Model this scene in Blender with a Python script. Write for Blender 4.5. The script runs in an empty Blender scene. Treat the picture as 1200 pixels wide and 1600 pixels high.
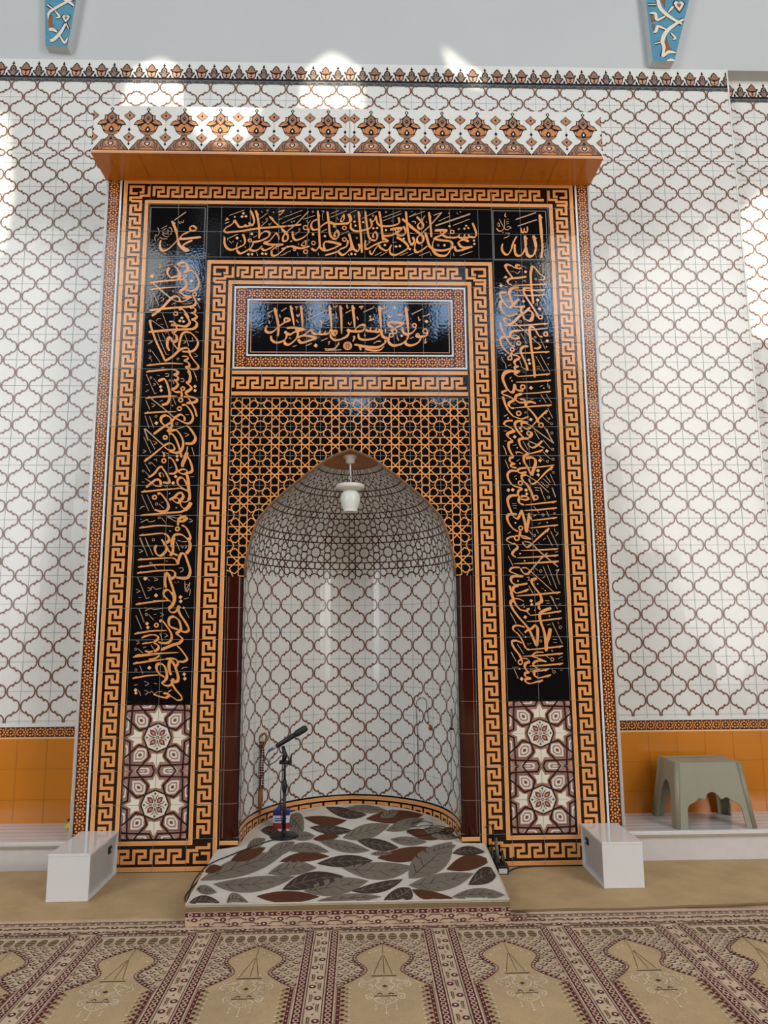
import bpy, bmesh, math, random
from mathutils import Vector, Matrix
random.seed(7)
R = math.radians
C = bpy.context.scene.collection

# ------------------------------------------------------------------ camera
cam = bpy.data.objects.new('camera', bpy.data.cameras.new('camera'))
C.objects.link(cam)
cam.location = (0.0742, -4.82, 1.4445)
cam.rotation_mode = 'XYZ'
cam.rotation_euler = (1.7302, 0.0071, -0.0294)
cam.data.sensor_fit = 'HORIZONTAL'
cam.data.sensor_width = 36.0
cam.data.lens = 1157.24 / 1200 * 36.0
cam.data.clip_start = 0.05
bpy.context.scene.camera = cam
vs = bpy.context.scene.view_settings
vs.view_transform = 'Standard'
vs.look = 'None'
vs.exposure = 0.1
vs.gamma = 1.0
vs.use_curve_mapping = False

# ------------------------------------------------------------------ daylight
w = bpy.data.worlds.new('world'); bpy.context.scene.world = w
w.use_nodes = True
bg = w.node_tree.nodes['Background']
bg.inputs[0].default_value = (0.90, 0.95, 1.0, 1)
bg.inputs[1].default_value = .33

SUN_EL, SUN_AZ = R(24), R(0)
sd = bpy.data.lights.new('sun', 'SUN'); sd.energy = 5.0; sd.angle = R(0.6); sd.color = (1.0, 0.93, 0.74)
so = bpy.data.objects.new('sun', sd); C.objects.link(so)
SUN = Vector((0, math.cos(SUN_EL), -math.sin(SUN_EL)))
so.rotation_euler = SUN.to_track_quat('-Z', 'Y').to_euler()

def area(name, loc, target, sx, sy, e, col=(1, 1, 1)):
    d = bpy.data.lights.new(name, 'AREA'); d.shape = 'RECTANGLE'; d.size = sx; d.size_y = sy; d.energy = e; d.color = col
    o = bpy.data.objects.new(name, d); C.objects.link(o); o.location = loc
    o.rotation_euler = (Vector(target) - Vector(loc)).to_track_quat('-Z', 'Y').to_euler()
    return o
area('window_light_right', (5.95, -8.6, 4.7), (0, 0, 2.2), 4.2, 8.6, 720, (1.0, .97, .93))  # added fill lamp brightening niche and walls, no window stands here
area('window_light_left', (-5.95, -8.6, 4.7), (0, 0, 2.2), 4.2, 8.6, 560, (.96, .98, 1.0))  # weaker added fill from the left, also without a window

# ------------------------------------------------------------------ materials
def srgb(r, g, b):
    f = lambda c: (c/255)/12.92 if c/255 <= 0.04045 else (((c/255)+0.055)/1.055)**2.4
    return (f(r), f(g), f(b), 1)
MATS = {}
def mat(name, col, rough=0.5, kind=None, spec=0.5, metal=0.0, **k):
    if name in MATS: return MATS[name]
    m = bpy.data.materials.new(name); m.use_nodes = True
    nt = m.node_tree; N = nt.nodes; L = nt.links
    b = N['Principled BSDF']
    b.inputs['Base Color'].default_value = srgb(*col)
    b.inputs['Roughness'].default_value = rough
    b.inputs['Metallic'].default_value = metal
    b.inputs['Specular IOR Level'].default_value = spec
    geo = N.new('ShaderNodeNewGeometry')
    def noise(scale, detail=2, rgh=0.5):
        n = N.new('ShaderNodeTexNoise'); n.inputs['Scale'].default_value = scale
        n.inputs['Detail'].default_value = detail; n.inputs['Roughness'].default_value = rgh
        L.new(geo.outputs['Position'], n.inputs['Vector']); return n
    def vary(n, amt, out='Fac'):
        mx = N.new('ShaderNodeMix'); mx.data_type = 'RGBA'; mx.blend_type = 'MULTIPLY'
        mx.inputs[0].default_value = 1
        mr = N.new('ShaderNodeMapRange'); mr.inputs[1].default_value = .25; mr.inputs[2].default_value = .75
        mr.inputs[3].default_value = 1-amt; mr.inputs[4].default_value = 1+amt
        L.new(n.outputs[out], mr.inputs[0])
        cc = N.new('ShaderNodeCombineColor')
        for i in range(3): L.new(mr.outputs[0], cc.inputs[i])
        src = b.inputs['Base Color'].links[0].from_socket if b.inputs['Base Color'].links else None
        if src: L.new(src, mx.inputs[6])
        else: mx.inputs[6].default_value = b.inputs['Base Color'].default_value
        L.new(cc.outputs[0], mx.inputs[7]); L.new(mx.outputs[2], b.inputs['Base Color'])
    def bump(n, strength, dist, normal=None):
        bp = N.new('ShaderNodeBump'); bp.inputs['Strength'].default_value = strength
        bp.inputs['Distance'].default_value = dist
        L.new(n.outputs['Fac'], bp.inputs['Height'])
        if normal: L.new(normal, bp.inputs['Normal'])
        L.new(bp.outputs[0], b.inputs['Normal']); return bp
    if kind == 'glaze':
        # every 20 cm tile sits at a minutely different angle, its glaze ripples
        sn = N.new('ShaderNodeVectorMath'); sn.operation = 'SNAP'; sn.inputs[1].default_value = (.2, 5.0, .2)
        ad = N.new('ShaderNodeVectorMath'); ad.inputs[1].default_value = (20, 2.0, 0.0)
        L.new(geo.outputs['Position'], ad.inputs[0]); L.new(ad.outputs[0], sn.inputs[0])
        wn = N.new('ShaderNodeTexWhiteNoise'); wn.noise_dimensions = '3D'; L.new(sn.outputs[0], wn.inputs['Vector'])
        su = N.new('ShaderNodeVectorMath'); su.operation = 'SUBTRACT'; su.inputs[1].default_value = (.5, .5, .5)
        L.new(wn.outputs['Color'], su.inputs[0])
        sc = N.new('ShaderNodeVectorMath'); sc.operation = 'SCALE'; sc.inputs['Scale'].default_value = k.get('tilt', .03)
        L.new(su.outputs[0], sc.inputs[0])
        a2 = N.new('ShaderNodeVectorMath'); L.new(geo.outputs['Normal'], a2.inputs[0]); L.new(sc.outputs[0], a2.inputs[1])
        nn = N.new('ShaderNodeVectorMath'); nn.operation = 'NORMALIZE'; L.new(a2.outputs[0], nn.inputs[0])
        n = noise(k.get('rip', 70), 1.5)
        bump(n, k.get('bs', .5), .0012, nn.outputs[0])
        if k.get('vary'): vary(noise(k.get('vs', 9), 3), k['vary'])
    elif kind == 'carpet':
        n1 = noise(5, 4, .6); n2 = noise(420, 2)
        vary(n1, k.get('vary', .12)); vary(n2, .22)
        bump(n2, .6, .004)
    elif kind == 'marble':
        wv = N.new('ShaderNodeTexWave'); wv.bands_direction = 'Y' if not k.get('z') else 'Z'
        wv.inputs['Scale'].default_value = k.get('ws', 2.2); wv.inputs['Distortion'].default_value = 3.5
        wv.inputs['Detail'].default_value = 3; wv.inputs['Detail Scale'].default_value = .8
        mp = N.new('ShaderNodeMapping'); mp.inputs['Scale'].default_value = (.12, 1.6, 1.6)
        L.new(geo.outputs['Position'], mp.inputs[0]); L.new(mp.outputs[0], wv.inputs[0])
        vary(wv, .10); vary(noise(14, 4, .6), .05)
        bump(noise(200), .1, .001)
    elif kind == 'plaster':
        vary(noise(1.6, 3), .025); bump(noise(90, 4), .12, .002)
    elif kind == 'orange':
        vary(noise(3, 2), .06); bump(noise(60, 2), .3, .001)
    elif kind:
        vary(noise(k.get('vs', 12), 3), k.get('vary', .06)); bump(noise(k.get('vs', 12)*8, 3), .15, .001)
    else:
        vary(noise(20, 2), .03)
    MATS[name] = m
    return m

G = dict(kind='glaze')
M_black = mat('black_glazed_tile', (10, 9, 12), .05, tilt=.012, bs=.22, rip=60, **G)
M_tan = mat('tan_palmette_glaze', (204, 134, 84), .18, vary=.08, **G)
M_gold = mat('orange_inlay_glaze', (234, 160, 94), .16, vary=.06, **G)
M_thin = mat('fine_tan_inlay_glaze', (196, 156, 120), .16, **G)
M_goldL = mat('pale_orange_inlay_glaze', (240, 186, 130), .16, **G)
M_dkbrown = mat('dark_brown_glaze', (26, 9, 6), .12, **G)
M_white = mat('white_glazed_tile', (226, 226, 220), .13, tilt=.022, bs=.2, rip=30, vary=.015, vs=5, **G)
M_ogee = mat('brown_ogee_glaze', (118, 78, 62), .18, tilt=.022, bs=.2, rip=30, vary=.12, vs=40, **G)
M_grout = mat('grey_grout', (140, 146, 148), .8)
M_groutL = mat('pale_grout_line', (132, 134, 128), .6)
M_groutO = mat('orange_tile_joint', (140, 84, 24), .6)
M_orange = mat('ochre_orange_glaze', (200, 120, 26), .20, tilt=.02, bs=.3, rip=25, vary=.05, vs=4, **G)
M_red = mat('red_brown_glaze', (84, 30, 8), .16, **G)
M_trimw = mat('white_trim', (226, 224, 222), .25, kind='trim', vary=.03)
M_maroon = mat('maroon_glazed_tile', (58, 14, 6), .08, tilt=.01, bs=.15, rip=12, **G)
M_mauve = mat('mauve_brown_glaze', (164, 128, 120), .16, vary=.10, vs=60, **G)
M_cream = mat('cream_glaze', (232, 224, 208), .15, **G)
M_wine = mat('wine_line_glaze', (46, 14, 16), .15, **G)
M_plum = mat('plum_glaze', (112, 62, 66), .15, **G)
M_pink = mat('pinkish_tan_glaze', (206, 150, 118), .2, **G)
M_navy = mat('dark_line_glaze', (30, 24, 28), .18, **G)
M_greybr = mat('grey_brown_glaze', (158, 116, 92), .2, vary=.12, vs=60, **G)
M_grey = mat('grey_frieze_glaze', (110, 112, 112), .2, **G)
M_domeline = mat('dome_brown_glaze', (78, 38, 24), .18, **G)
M_blue = mat('blue_glazed_tile', (88, 148, 172), .2, vary=.10, vs=30, **G)
M_rust = mat('rust_glaze', (160, 92, 50), .2, **G)
M_plaster = mat('grey_white_plaster', (196, 199, 199), .75, kind='plaster')
M_marble = mat('white_marble', (206, 201, 198), .22, kind='marble')
M_beige = mat('beige_carpet', (194, 165, 124), .95, kind='carpet', spec=.1)
M_cfield = mat('sand_carpet_field', (196, 168, 130), .95, kind='carpet', spec=.1)
M_cpink = mat('pinkish_carpet', (214, 186, 160), .95, kind='carpet', spec=.1)
M_cred = mat('dark_red_carpet', (98, 48, 50), .95, kind='carpet', spec=.1)
M_cbrown = mat('brown_carpet', (92, 66, 54), .95, kind='carpet', spec=.1)
M_ccream = mat('cream_carpet', (226, 208, 176), .95, kind='carpet', spec=.1)
M_cgrn = mat('olive_tan_carpet', (134, 112, 80), .95, kind='carpet', spec=.1)
M_rcream = mat('cream_rug', (222, 214, 202), .95, kind='carpet', spec=.1)
M_rtaupe = mat('taupe_rug', (130, 119, 105), .95, kind='carpet', spec=.1)
M_rdark = mat('dark_brown_rug', (76, 62, 54), .95, kind='carpet', spec=.1)
M_rrust = mat('rust_rug', (100, 60, 40), .95, kind='carpet', spec=.1)
M_redge = mat('rug_edging', (210, 200, 178), .9, kind='carpet', spec=.1)

# ------------------------------------------------------------------ objects
def tag(o, label=None, cat=None, group=None, kind=None):
    if label: o['label'] = label
    if cat: o['category'] = cat
    if group: o['group'] = group
    if kind: o['kind'] = kind
    return o
def empty(name, loc, label, cat, group=None, rz=0):
    o = bpy.data.objects.new(name, None); C.objects.link(o)
    o.location = loc; o.rotation_euler = (0, 0, rz); o.empty_display_size = .1
    return tag(o, label, cat, group)
def link(name, me, parent=None):
    o = bpy.data.objects.new(name, me); C.objects.link(o)
    if parent:
        o.parent = parent
        o.matrix_parent_inverse = Matrix.Translation(-Vector(parent.location)) if parent.rotation_euler.z == 0 else parent.matrix_basis.inverted()
    return o

def area2(p):
    return sum(p[i][0]*p[(i+1) % len(p)][1]-p[(i+1) % len(p)][0]*p[i][1] for i in range(len(p)))
def cliph(p, a, b, c):
    """keep a*x+b*y+c>=0"""
    out = []
    n = len(p)
    for i in range(n):
        q, r = p[i], p[(i+1) % n]
        dq = a*q[0]+b*q[1]+c; dr = a*r[0]+b*r[1]+c
        if dq >= 0: out.append(q)
        if (dq >= 0) != (dr >= 0):
            t = dq/(dq-dr); out.append((q[0]+t*(r[0]-q[0]), q[1]+t*(r[1]-q[1])))
    return out if len(out) > 2 else []
def cliprect(p, r):
    xs = [q[0] for q in p]; ys = [q[1] for q in p]
    if min(xs) >= r[0] and max(xs) <= r[2] and min(ys) >= r[1] and max(ys) <= r[3]: return p
    if max(xs) <= r[0] or min(xs) >= r[2] or max(ys) <= r[1] or min(ys) >= r[3]: return []
    for h in ((1, 0, -r[0]), (-1, 0, r[2]), (0, 1, -r[1]), (0, -1, r[3])):
        p = cliph(p, *h)
        if not p: return []
    return p
LH = .001
class Flat:
    q = 0; p = 0
    """flat coloured inlays laid out on a surface f(u,v,height)"""
    def __init__(s, f, clip=None):
        s.f = f; s.P = []; s.clip = clip; s.cut = None
    def add(s, p, m, h=1):
        if s.clip:
            p = cliprect(p, s.clip)
            if not p: return
        if h: Flat.p = (Flat.p+1) % 8; h = h+Flat.p*.021
        if s.cut:
            rest = p
            for (a, b, c) in s.cut:
                o = cliph(rest, -a, -b, -c)
                if o and abs(area2(o)) > 1e-9: s.P.append((o, m, h))
                rest = cliph(rest, a, b, c)
                if not rest: return
            return
        s.P.append((p, m, h))
    def rect(s, x0, y0, x1, y1, m, h=1, nx=1, ny=1):
        for i in range(nx):
            for j in range(ny):
                a = x0+(x1-x0)*i/nx; b = x0+(x1-x0)*(i+1)/nx; c = y0+(y1-y0)*j/ny; d = y0+(y1-y0)*(j+1)/ny
                s.add([(a, c), (b, c), (b, d), (a, d)], m, h)
    def ribbon(s, pts, wd, m, h=1, closed=False):
        n = len(pts)
        if n < 2: return
        W = wd if isinstance(wd, (list, tuple)) else [wd]*n
        L, Rr = [], []
        for i in range(n):
            p = pts[i]
            a = pts[i-1] if (i > 0 or closed) else None
            b = pts[(i+1) % n] if (i < n-1 or closed) else None
            d1 = d2 = None
            if a is not None:
                d1 = (p[0]-a[0], p[1]-a[1]); l = math.hypot(*d1) or 1; d1 = (d1[0]/l, d1[1]/l)
            if b is not None:
                d2 = (b[0]-p[0], b[1]-p[1]); l = math.hypot(*d2) or 1; d2 = (d2[0]/l, d2[1]/l)
            if d1 is None: d1 = d2
            if d2 is None: d2 = d1
            nx, ny = -(d1[1]+d2[1]), d1[0]+d2[0]
            l = math.hypot(nx, ny)
            if l < 1e-6: nx, ny, l = -d1[1], d1[0], 1
            nx /= l; ny /= l
            k = nx*-d1[1]+ny*d1[0]
            k = 1/max(k, .5)
            hw = W[i]/2*k
            L.append((p[0]+nx*hw, p[1]+ny*hw)); Rr.append((p[0]-nx*hw, p[1]-ny*hw))
        for i in range(n if closed else n-1):
            j = (i+1) % n
            Flat.q = (Flat.q+1) % 9
            s.add([Rr[i], Rr[j], L[j], L[i]], m, h+Flat.q*.03)     # hair-thin steps: crossing strokes never share a plane
    def disc(s, c, r, m, h=1, n=10, ry=None, a0=0):
        ry = r if ry is None else ry
        s.add([(c[0]+r*math.cos(a0+2*math.pi*i/n), c[1]+ry*math.sin(a0+2*math.pi*i/n)) for i in range(n)], m, h)
    def ring(s, c, r, wd, m, h=1, n=16, ry=None):
        ry = r if ry is None else ry
        s.ribbon([(c[0]+r*math.cos(2*math.pi*i/n), c[1]+ry*math.sin(2*math.pi*i/n)) for i in range(n)], wd, m, h, True)
    def diamond(s, c, r, m, h=1, ry=None, rot=0):
        ry = r if ry is None else ry
        s.disc(c, r, m, h, 4, ry, rot)
    def mirror(s, fn):
        fn(1); fn(-1)
    def build(s, name, parent=None, sub=None):
        V, F, I, ms = [], [], [], []
        idx = {}
        for p, m, h in s.P:
            a_ = area2(p)
            if abs(a_) < 1e-10: continue
            if a_ < 0: p = p[::-1]
            k = len(V)
            a = [s.f(q[0], q[1], h*LH) for q in p]
            V += a; F.append(tuple(range(k, k+len(a))))
            if m.name not in idx: idx[m.name] = len(ms); ms.append(m)
            I.append(idx[m.name])
        me = bpy.data.meshes.new(name); me.from_pydata(V, [], F)
        for m in ms: me.materials.append(m)
        me.polygons.foreach_set('material_index', I)
        me.update()
        return link(name, me, parent)
def crom(P, n=6, closed=False):
    if len(P) == 2: return list(P)
    out = []
    N = len(P)
    rng = range(N if closed else N-1)
    g = (lambda i: P[i % N]) if closed else (lambda i: P[min(max(i, 0), N-1)])
    for i in rng:
        p0, p1, p2, p3 = g(i-1), g(i), g(i+1), g(i+2)
        for k in range(n):
            t = k/n
            out.append(tuple(.5*((2*p1[j])+(-p0[j]+p2[j])*t+(2*p0[j]-5*p1[j]+4*p2[j]-p3[j])*t*t+(-p0[j]+3*p1[j]-3*p2[j]+p3[j])*t**3) for j in range(len(p1))))
    if not closed: out.append(P[-1])
    return out

# solid helpers
def bm_box(bm, x0, y0, z0, x1, y1, z1, mi=0):
    v = [bm.verts.new(p) for p in ((x0, y0, z0), (x1, y0, z0), (x1, y1, z0), (x0, y1, z0), (x0, y0, z1), (x1, y0, z1), (x1, y1, z1), (x0, y1, z1))]
    for f in ((0, 3, 2, 1), (4, 5, 6, 7), (0, 1, 5, 4), (1, 2, 6, 5), (2, 3, 7, 6), (3, 0, 4, 7)):
        bm.faces.new([v[i] for i in f]).material_index = mi
def bm_tube(bm, pts, r, n=10, cap=True, mi=0, smooth=True):
    pts = [Vector(p) for p in pts]; N = len(pts)
    rr = r if isinstance(r, (list, tuple)) else [r]*N
    rings = []
    up = None
    for i in range(N):
        t = (pts[min(i+1, N-1)]-pts[max(i-1, 0)]).normalized()
        if up is None: up = Vector((0, 0, 1)) if abs(t.z) < .9 else Vector((1, 0, 0))
        a = t.cross(up)
        if a.length < 1e-4: a = t.cross(Vector((0, 1, 0)))
        a.normalize(); b = a.cross(t).normalized(); up = b
        rings.append([bm.verts.new(pts[i]+a*rr[i]*math.cos(2*math.pi*k/n)+b*rr[i]*math.sin(2*math.pi*k/n)) for k in range(n)])
    for i in range(N-1):
        for k in range(n):
            f = bm.faces.new((rings[i][k], rings[i][(k+1) % n], rings[i+1][(k+1) % n], rings[i+1][k])); f.smooth = smooth; f.material_index = mi
    if cap:
        for q, rev in ((rings[0], True), (rings[-1], False)):
            f = bm.faces.new(list(reversed(q)) if rev else q); f.material_index = mi
def bm_lathe(bm, prof, c, n=32, mi=0, smooth=True):
    rings = []
    for r, z in prof:
        if r < 1e-5: rings.append([bm.verts.new((c[0], c[1], c[2]+z))])
        else: rings.append([bm.verts.new((c[0]+r*math.cos(2*math.pi*k/n), c[1]+r*math.sin(2*math.pi*k/n), c[2]+z)) for k in range(n)])
    for a, b in zip(rings, rings[1:]):
        for k in range(n):
            if len(a) == 1 and len(b) == 1: continue
            if len(a) == 1: q = (a[0], b[k], b[(k+1) % n])
            elif len(b) == 1: q = (a[k], b[0], a[(k+1) % n])
            else: q = (a[k], b[k], b[(k+1) % n], a[(k+1) % n])
            f = bm.faces.new(q); f.smooth = smooth; f.material_index = mi
def fin(name, bm, ms, parent=None, bev=0, seg=2, recalc=True):
    if recalc: bmesh.ops.recalc_face_normals(bm, faces=bm.faces)
    me = bpy.data.meshes.new(name); bm.to_mesh(me); bm.free()
    for m in (ms if isinstance(ms, (list, tuple)) else [ms]): me.materials.append(m)
    o = link(name, me, parent)
    if bev:
        b = o.modifiers.new('bevel', 'BEVEL'); b.width = bev; b.segments = seg; b.limit_method = 'ANGLE'; b.angle_limit = R(40)
    return o
def box(name, x0, y0, z0, x1, y1, z1, m, parent=None, bev=0):
    bm = bmesh.new(); bm_box(bm, x0, y0, z0, x1, y1, z1); return fin(name, bm, m, parent, bev)
def tube(name, pts, r, m, parent=None, n=10):
    bm = bmesh.new(); bm_tube(bm, pts, r, n); return fin(name, bm, m, parent)

T = .2
# ------------------------------------------------------------------ tile patterns
def _ogee_edge():
    half = [(.472, 0), (.468, -.055), (.450, -.115), (.412, -.168), (.362, -.204), (.315, -.218), (.285, -.222)]
    full = half+[(.25, -.25)]+[(.5-x, -.5-y) for x, y in reversed(half)]
    return full
OG = _ogee_edge()
def ogee(F, u0, v0, nu, nv, m=None, wd=.0098, h=2):
    """lantern lattice; u0,v0 = tile corner; crossing points at mid tile on the joints"""
    m = m or M_ogee
    for i in range(nu):
        for j in range(nv):
            cx, cy = u0+(i+.5)*T, v0+(j+.5)*T
            # cells centred on (i, j) tile corners +/- ; in one tile four quarter curves
            for sx in (-1, 1):
                for sy in (-1, 1):
                    # quarter of the cell centred at tile centre: right node (.5,0) -> bottom node (0,-.5)
                    F.ribbon([(cx+sx*x*T, cy+sy*y*T) for x, y in OG], wd, m, h)
                    # little barb at the middle of each curve
                    bx, by = cx+sx*.292*T, cy+sy*-.200*T
                    F.diamond((bx, by), .0095, m, h, .0105)
                    bx, by = cx+sx*.208*T, cy+sy*-.300*T
                    F.diamond((bx, by), .0095, m, h, .0105)
def starnet(F, u0, v0, nu, nv, m, wd=.0070, h=2):
    segs = []
    for s in (-1, 1):
        segs.append([(-.94, .255*s), (.94, .255*s)]); segs.append([(.255*s, -.94), (.255*s, .94)])
    for a in (1, -1):
        for b in (1, -1):
            segs.append([(a*-.82, b*.46), (a*.47, b*-.82)] if True else None)
            segs.append([(a*.585, b*1.0), (a*.83, b*.46)])
            segs.append([(a*1.0, b*.585), (a*.47, b*.83)])
            segs.append([(a*.255, b*.93), (a*.13, b*.985), (0, b*.985)])
            segs.append([(b*.93, a*.255), (b*.985, a*.13), (b*.985, 0)])
    for i in range(nu):
        for j in range(nv):
            cx, cy = u0+(i+.5)*T, v0+(j+.5)*T
            for g in segs:
                q = [(cx+x*T/2, cy+y*T/2) for x, y in g]
                q2 = [q[0]]
                for a, b in zip(q, q[1:]):
                    n = max(1, int(math.hypot(b[0]-a[0], b[1]-a[1])/.03)) if F.curved else 1
                    for k in range(1, n+1): q2.append((a[0]+(b[0]-a[0])*k/n, a[1]+(b[1]-a[1])*k/n))
                F.ribbon(q2, wd, m, h)
Flat.curved = False
DOTS = [(0, 0, 7), (-24, 0, 7), (24, 0, 7), (-18, 17, 7), (18, 17, 7), (0, 24, 7.5), (-15, 35, 5.5), (15, 35, 5.5), (-30, 34, 5), (30, 34, 5), (0, 45, 7.5), (-17, 52, 7), (17, 52, 7)]
def starstrip(F, u0, u1, v0, v1, vert=True, h=2, sc=1.0):
    """strip of small rosettes: orange dots on red brown; runs along v if vert"""
    F.rect(u0, v0, u1, v1, M_dkbrown, h-1)
    e = .004
    F.rect(u0+e*(1 if vert else 0), v0+e*(0 if vert else 1), u1-e*(1 if vert else 0), v1-e*(0 if vert else 1), M_red, h-.5)
    wdt = (u1-u0) if vert else (v1-v0)
    L0, L1 = (v0, v1) if vert else (u0, u1)
    P = .0667*sc; n = int(math.ceil((L1-L0)/P))
    k = wdt/.078
    old = F.clip
    cc = (u0+e, v0, u1-e, v1) if vert else (u0, v0+e, u1, v1-e)
    if old: cc = (max(cc[0], old[0]), max(cc[1], old[1]), min(cc[2], old[2]), min(cc[3], old[3]))
    F.clip = cc
    mid = (u0+u1)/2 if vert else (v0+v1)/2
    for i in range(n):
        for a, b, r in DOTS:
            s_ = L0+i*P+b/1000*P/.069
            x = mid+a/1000*k
            c = (x, s_) if vert else (s_, x)
            F.disc(c, r/1000*1.04*k, M_gold, h, 6, a0=.5)
    F.clip = old
KEY = [(0, 0), (0, 1), (.655, 1), (.655, .50), (.325, .50), (.325, 0), (1, 0)]
def keyrun(F, o, d, c, L, n, m=None, h=2, wd=.0190, ht=.0705):
    """running key along d from point o (centre line), c = direction of the 'top' side; L length, n units"""
    m = m or M_gold
    P = L/n
    pts = []
    for i in range(n):
        for a, b in (KEY if i == 0 else KEY[1:]):
            if i > 0 and (a, b) == (0, 0): continue
            pts.append((o[0]+d[0]*(i+a)*P+c[0]*(b-.5)*ht, o[1]+d[1]*(i+a)*P+c[1]*(b-.5)*ht))
    # insert riser at unit joints
    q = []
    for i in range(n):
        for (a, b) in KEY:
            q.append((o[0]+d[0]*(i+a)*P+c[0]*(b-.5)*ht, o[1]+d[1]*(i+a)*P+c[1]*(b-.5)*ht))
    # remove duplicates
    r = [q[0]]
    for p in q[1:]:
        if math.hypot(p[0]-r[-1][0], p[1]-r[-1][1]) > 1e-5: r.append(p)
    if F.curved:
        q = [r[0]]
        for a, b in zip(r, r[1:]):
            k = max(1, int(math.hypot(b[0]-a[0], b[1]-a[1])/.02))
            for t in range(1, k+1): q.append((a[0]+(b[0]-a[0])*t/k, a[1]+(b[1]-a[1])*t/k))
        r = q
    F.ribbon(r, wd, m, h)
def spiral(F, x0, y0, fx, fy, m=None, h=2, wd=.0178):
    """corner of the running key; x0,y0 = outer corner of the tile, fx,fy point inwards"""
    m = m or M_gold
    for L in ([(.55, .577), (.315, .577), (.315, .32), (.746, .32), (.746, .535), (.62, .535)],
              [(.315, .87), (.315, .735), (.676, .735), (.676, .66), (.944, .66), (.944, .30)]):
        F.ribbon([(x0+fx*u*T, y0+fy*v*T) for u, v in L], wd, m, h)
def grout(F, xs, ys, x0, y0, x1, y1, m, wd=.003, h=3.9):
    for x in xs:
        n = 1 if not F.curved else int((y1-y0)/.05)+1
        F.ribbon([(x, y0+(y1-y0)*i/n) for i in range(n+1)], wd, m, h)
    for y in ys:
        n = 1 if not F.curved else int((x1-x0)/.04)+1
        F.ribbon([(x0+(x1-x0)*i/n, y) for i in range(n+1)], wd, m, h)
def fr(a, b, n): return [a+(b-a)*i/n for i in range(n+1)]

# ------------------------------------------------------------------ calligraphy
NIB = {'L': R(40), 'R': R(40), 'C': R(-50), 'T': R(-50), 'N': R(-50), 'M': R(-50)}
def callig(F, data, key, h=2):
    th0 = NIB[key]
    for s in data.split('|'):
        hd, body = s.split(':')
        t, wd = hd[0], int(hd[1:])/10000
        P = [tuple(int(a)/1000 for a in q.split(',')) for q in body.split()]
        if t == 'D':
            F.disc(P[0], wd*1.05, M_goldL, h, 4, a0=.15)
        elif t == 'O':
            r = math.hypot(P[1][0]-P[0][0], P[1][1]-P[0][1])
            F.ring(P[0], r*.86, wd*.62, M_gold if r > .0105 else M_thin, h, 12)
        elif t == 'L':
            n = len(P)
            F.ribbon(P, [wd*.82]*n, M_thin, h)
        elif t == 'A':
            Q = crom(P, 5); n = len(Q)
            F.ribbon(Q, [wd*(.55+.5*math.sin(math.pi*min(1, .25+i/n*.9))) if i < n-1 else wd*.25 for i in range(n)], M_gold, h)
            dx, dy = P[1][0]-P[0][0], P[1][1]-P[0][1]; l = math.hypot(dx, dy); dx /= l; dy /= l
            nx, ny = -dy, dx
            a = (P[0][0]-dx*.004, P[0][1]-dy*.004)
            F.add([a, (a[0]+dx*.022-nx*wd*.4, a[1]+dy*.022-ny*wd*.4), (a[0]+dx*.034, a[1]+dy*.034), (a[0]+dx*.030+nx*wd*1.05, a[1]+dy*.030+ny*wd*1.05)], M_gold, h)
        else:
            Q = crom(P, 5); n = len(Q)
            W = []
            for i in range(n):
                a = Q[max(i-1, 0)]; b = Q[min(i+1, n-1)]
                ang = -math.atan2(b[1]-a[1], b[0]-a[0])
                f = .50+.76*abs(math.sin(ang-th0))
                if i == 0 or i == n-1: f *= .75
                W.append(wd*f*(1 if wd > .0062 else .8))
            F.ribbon(Q, W, M_gold if wd > .0062 else M_thin, h)
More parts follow.
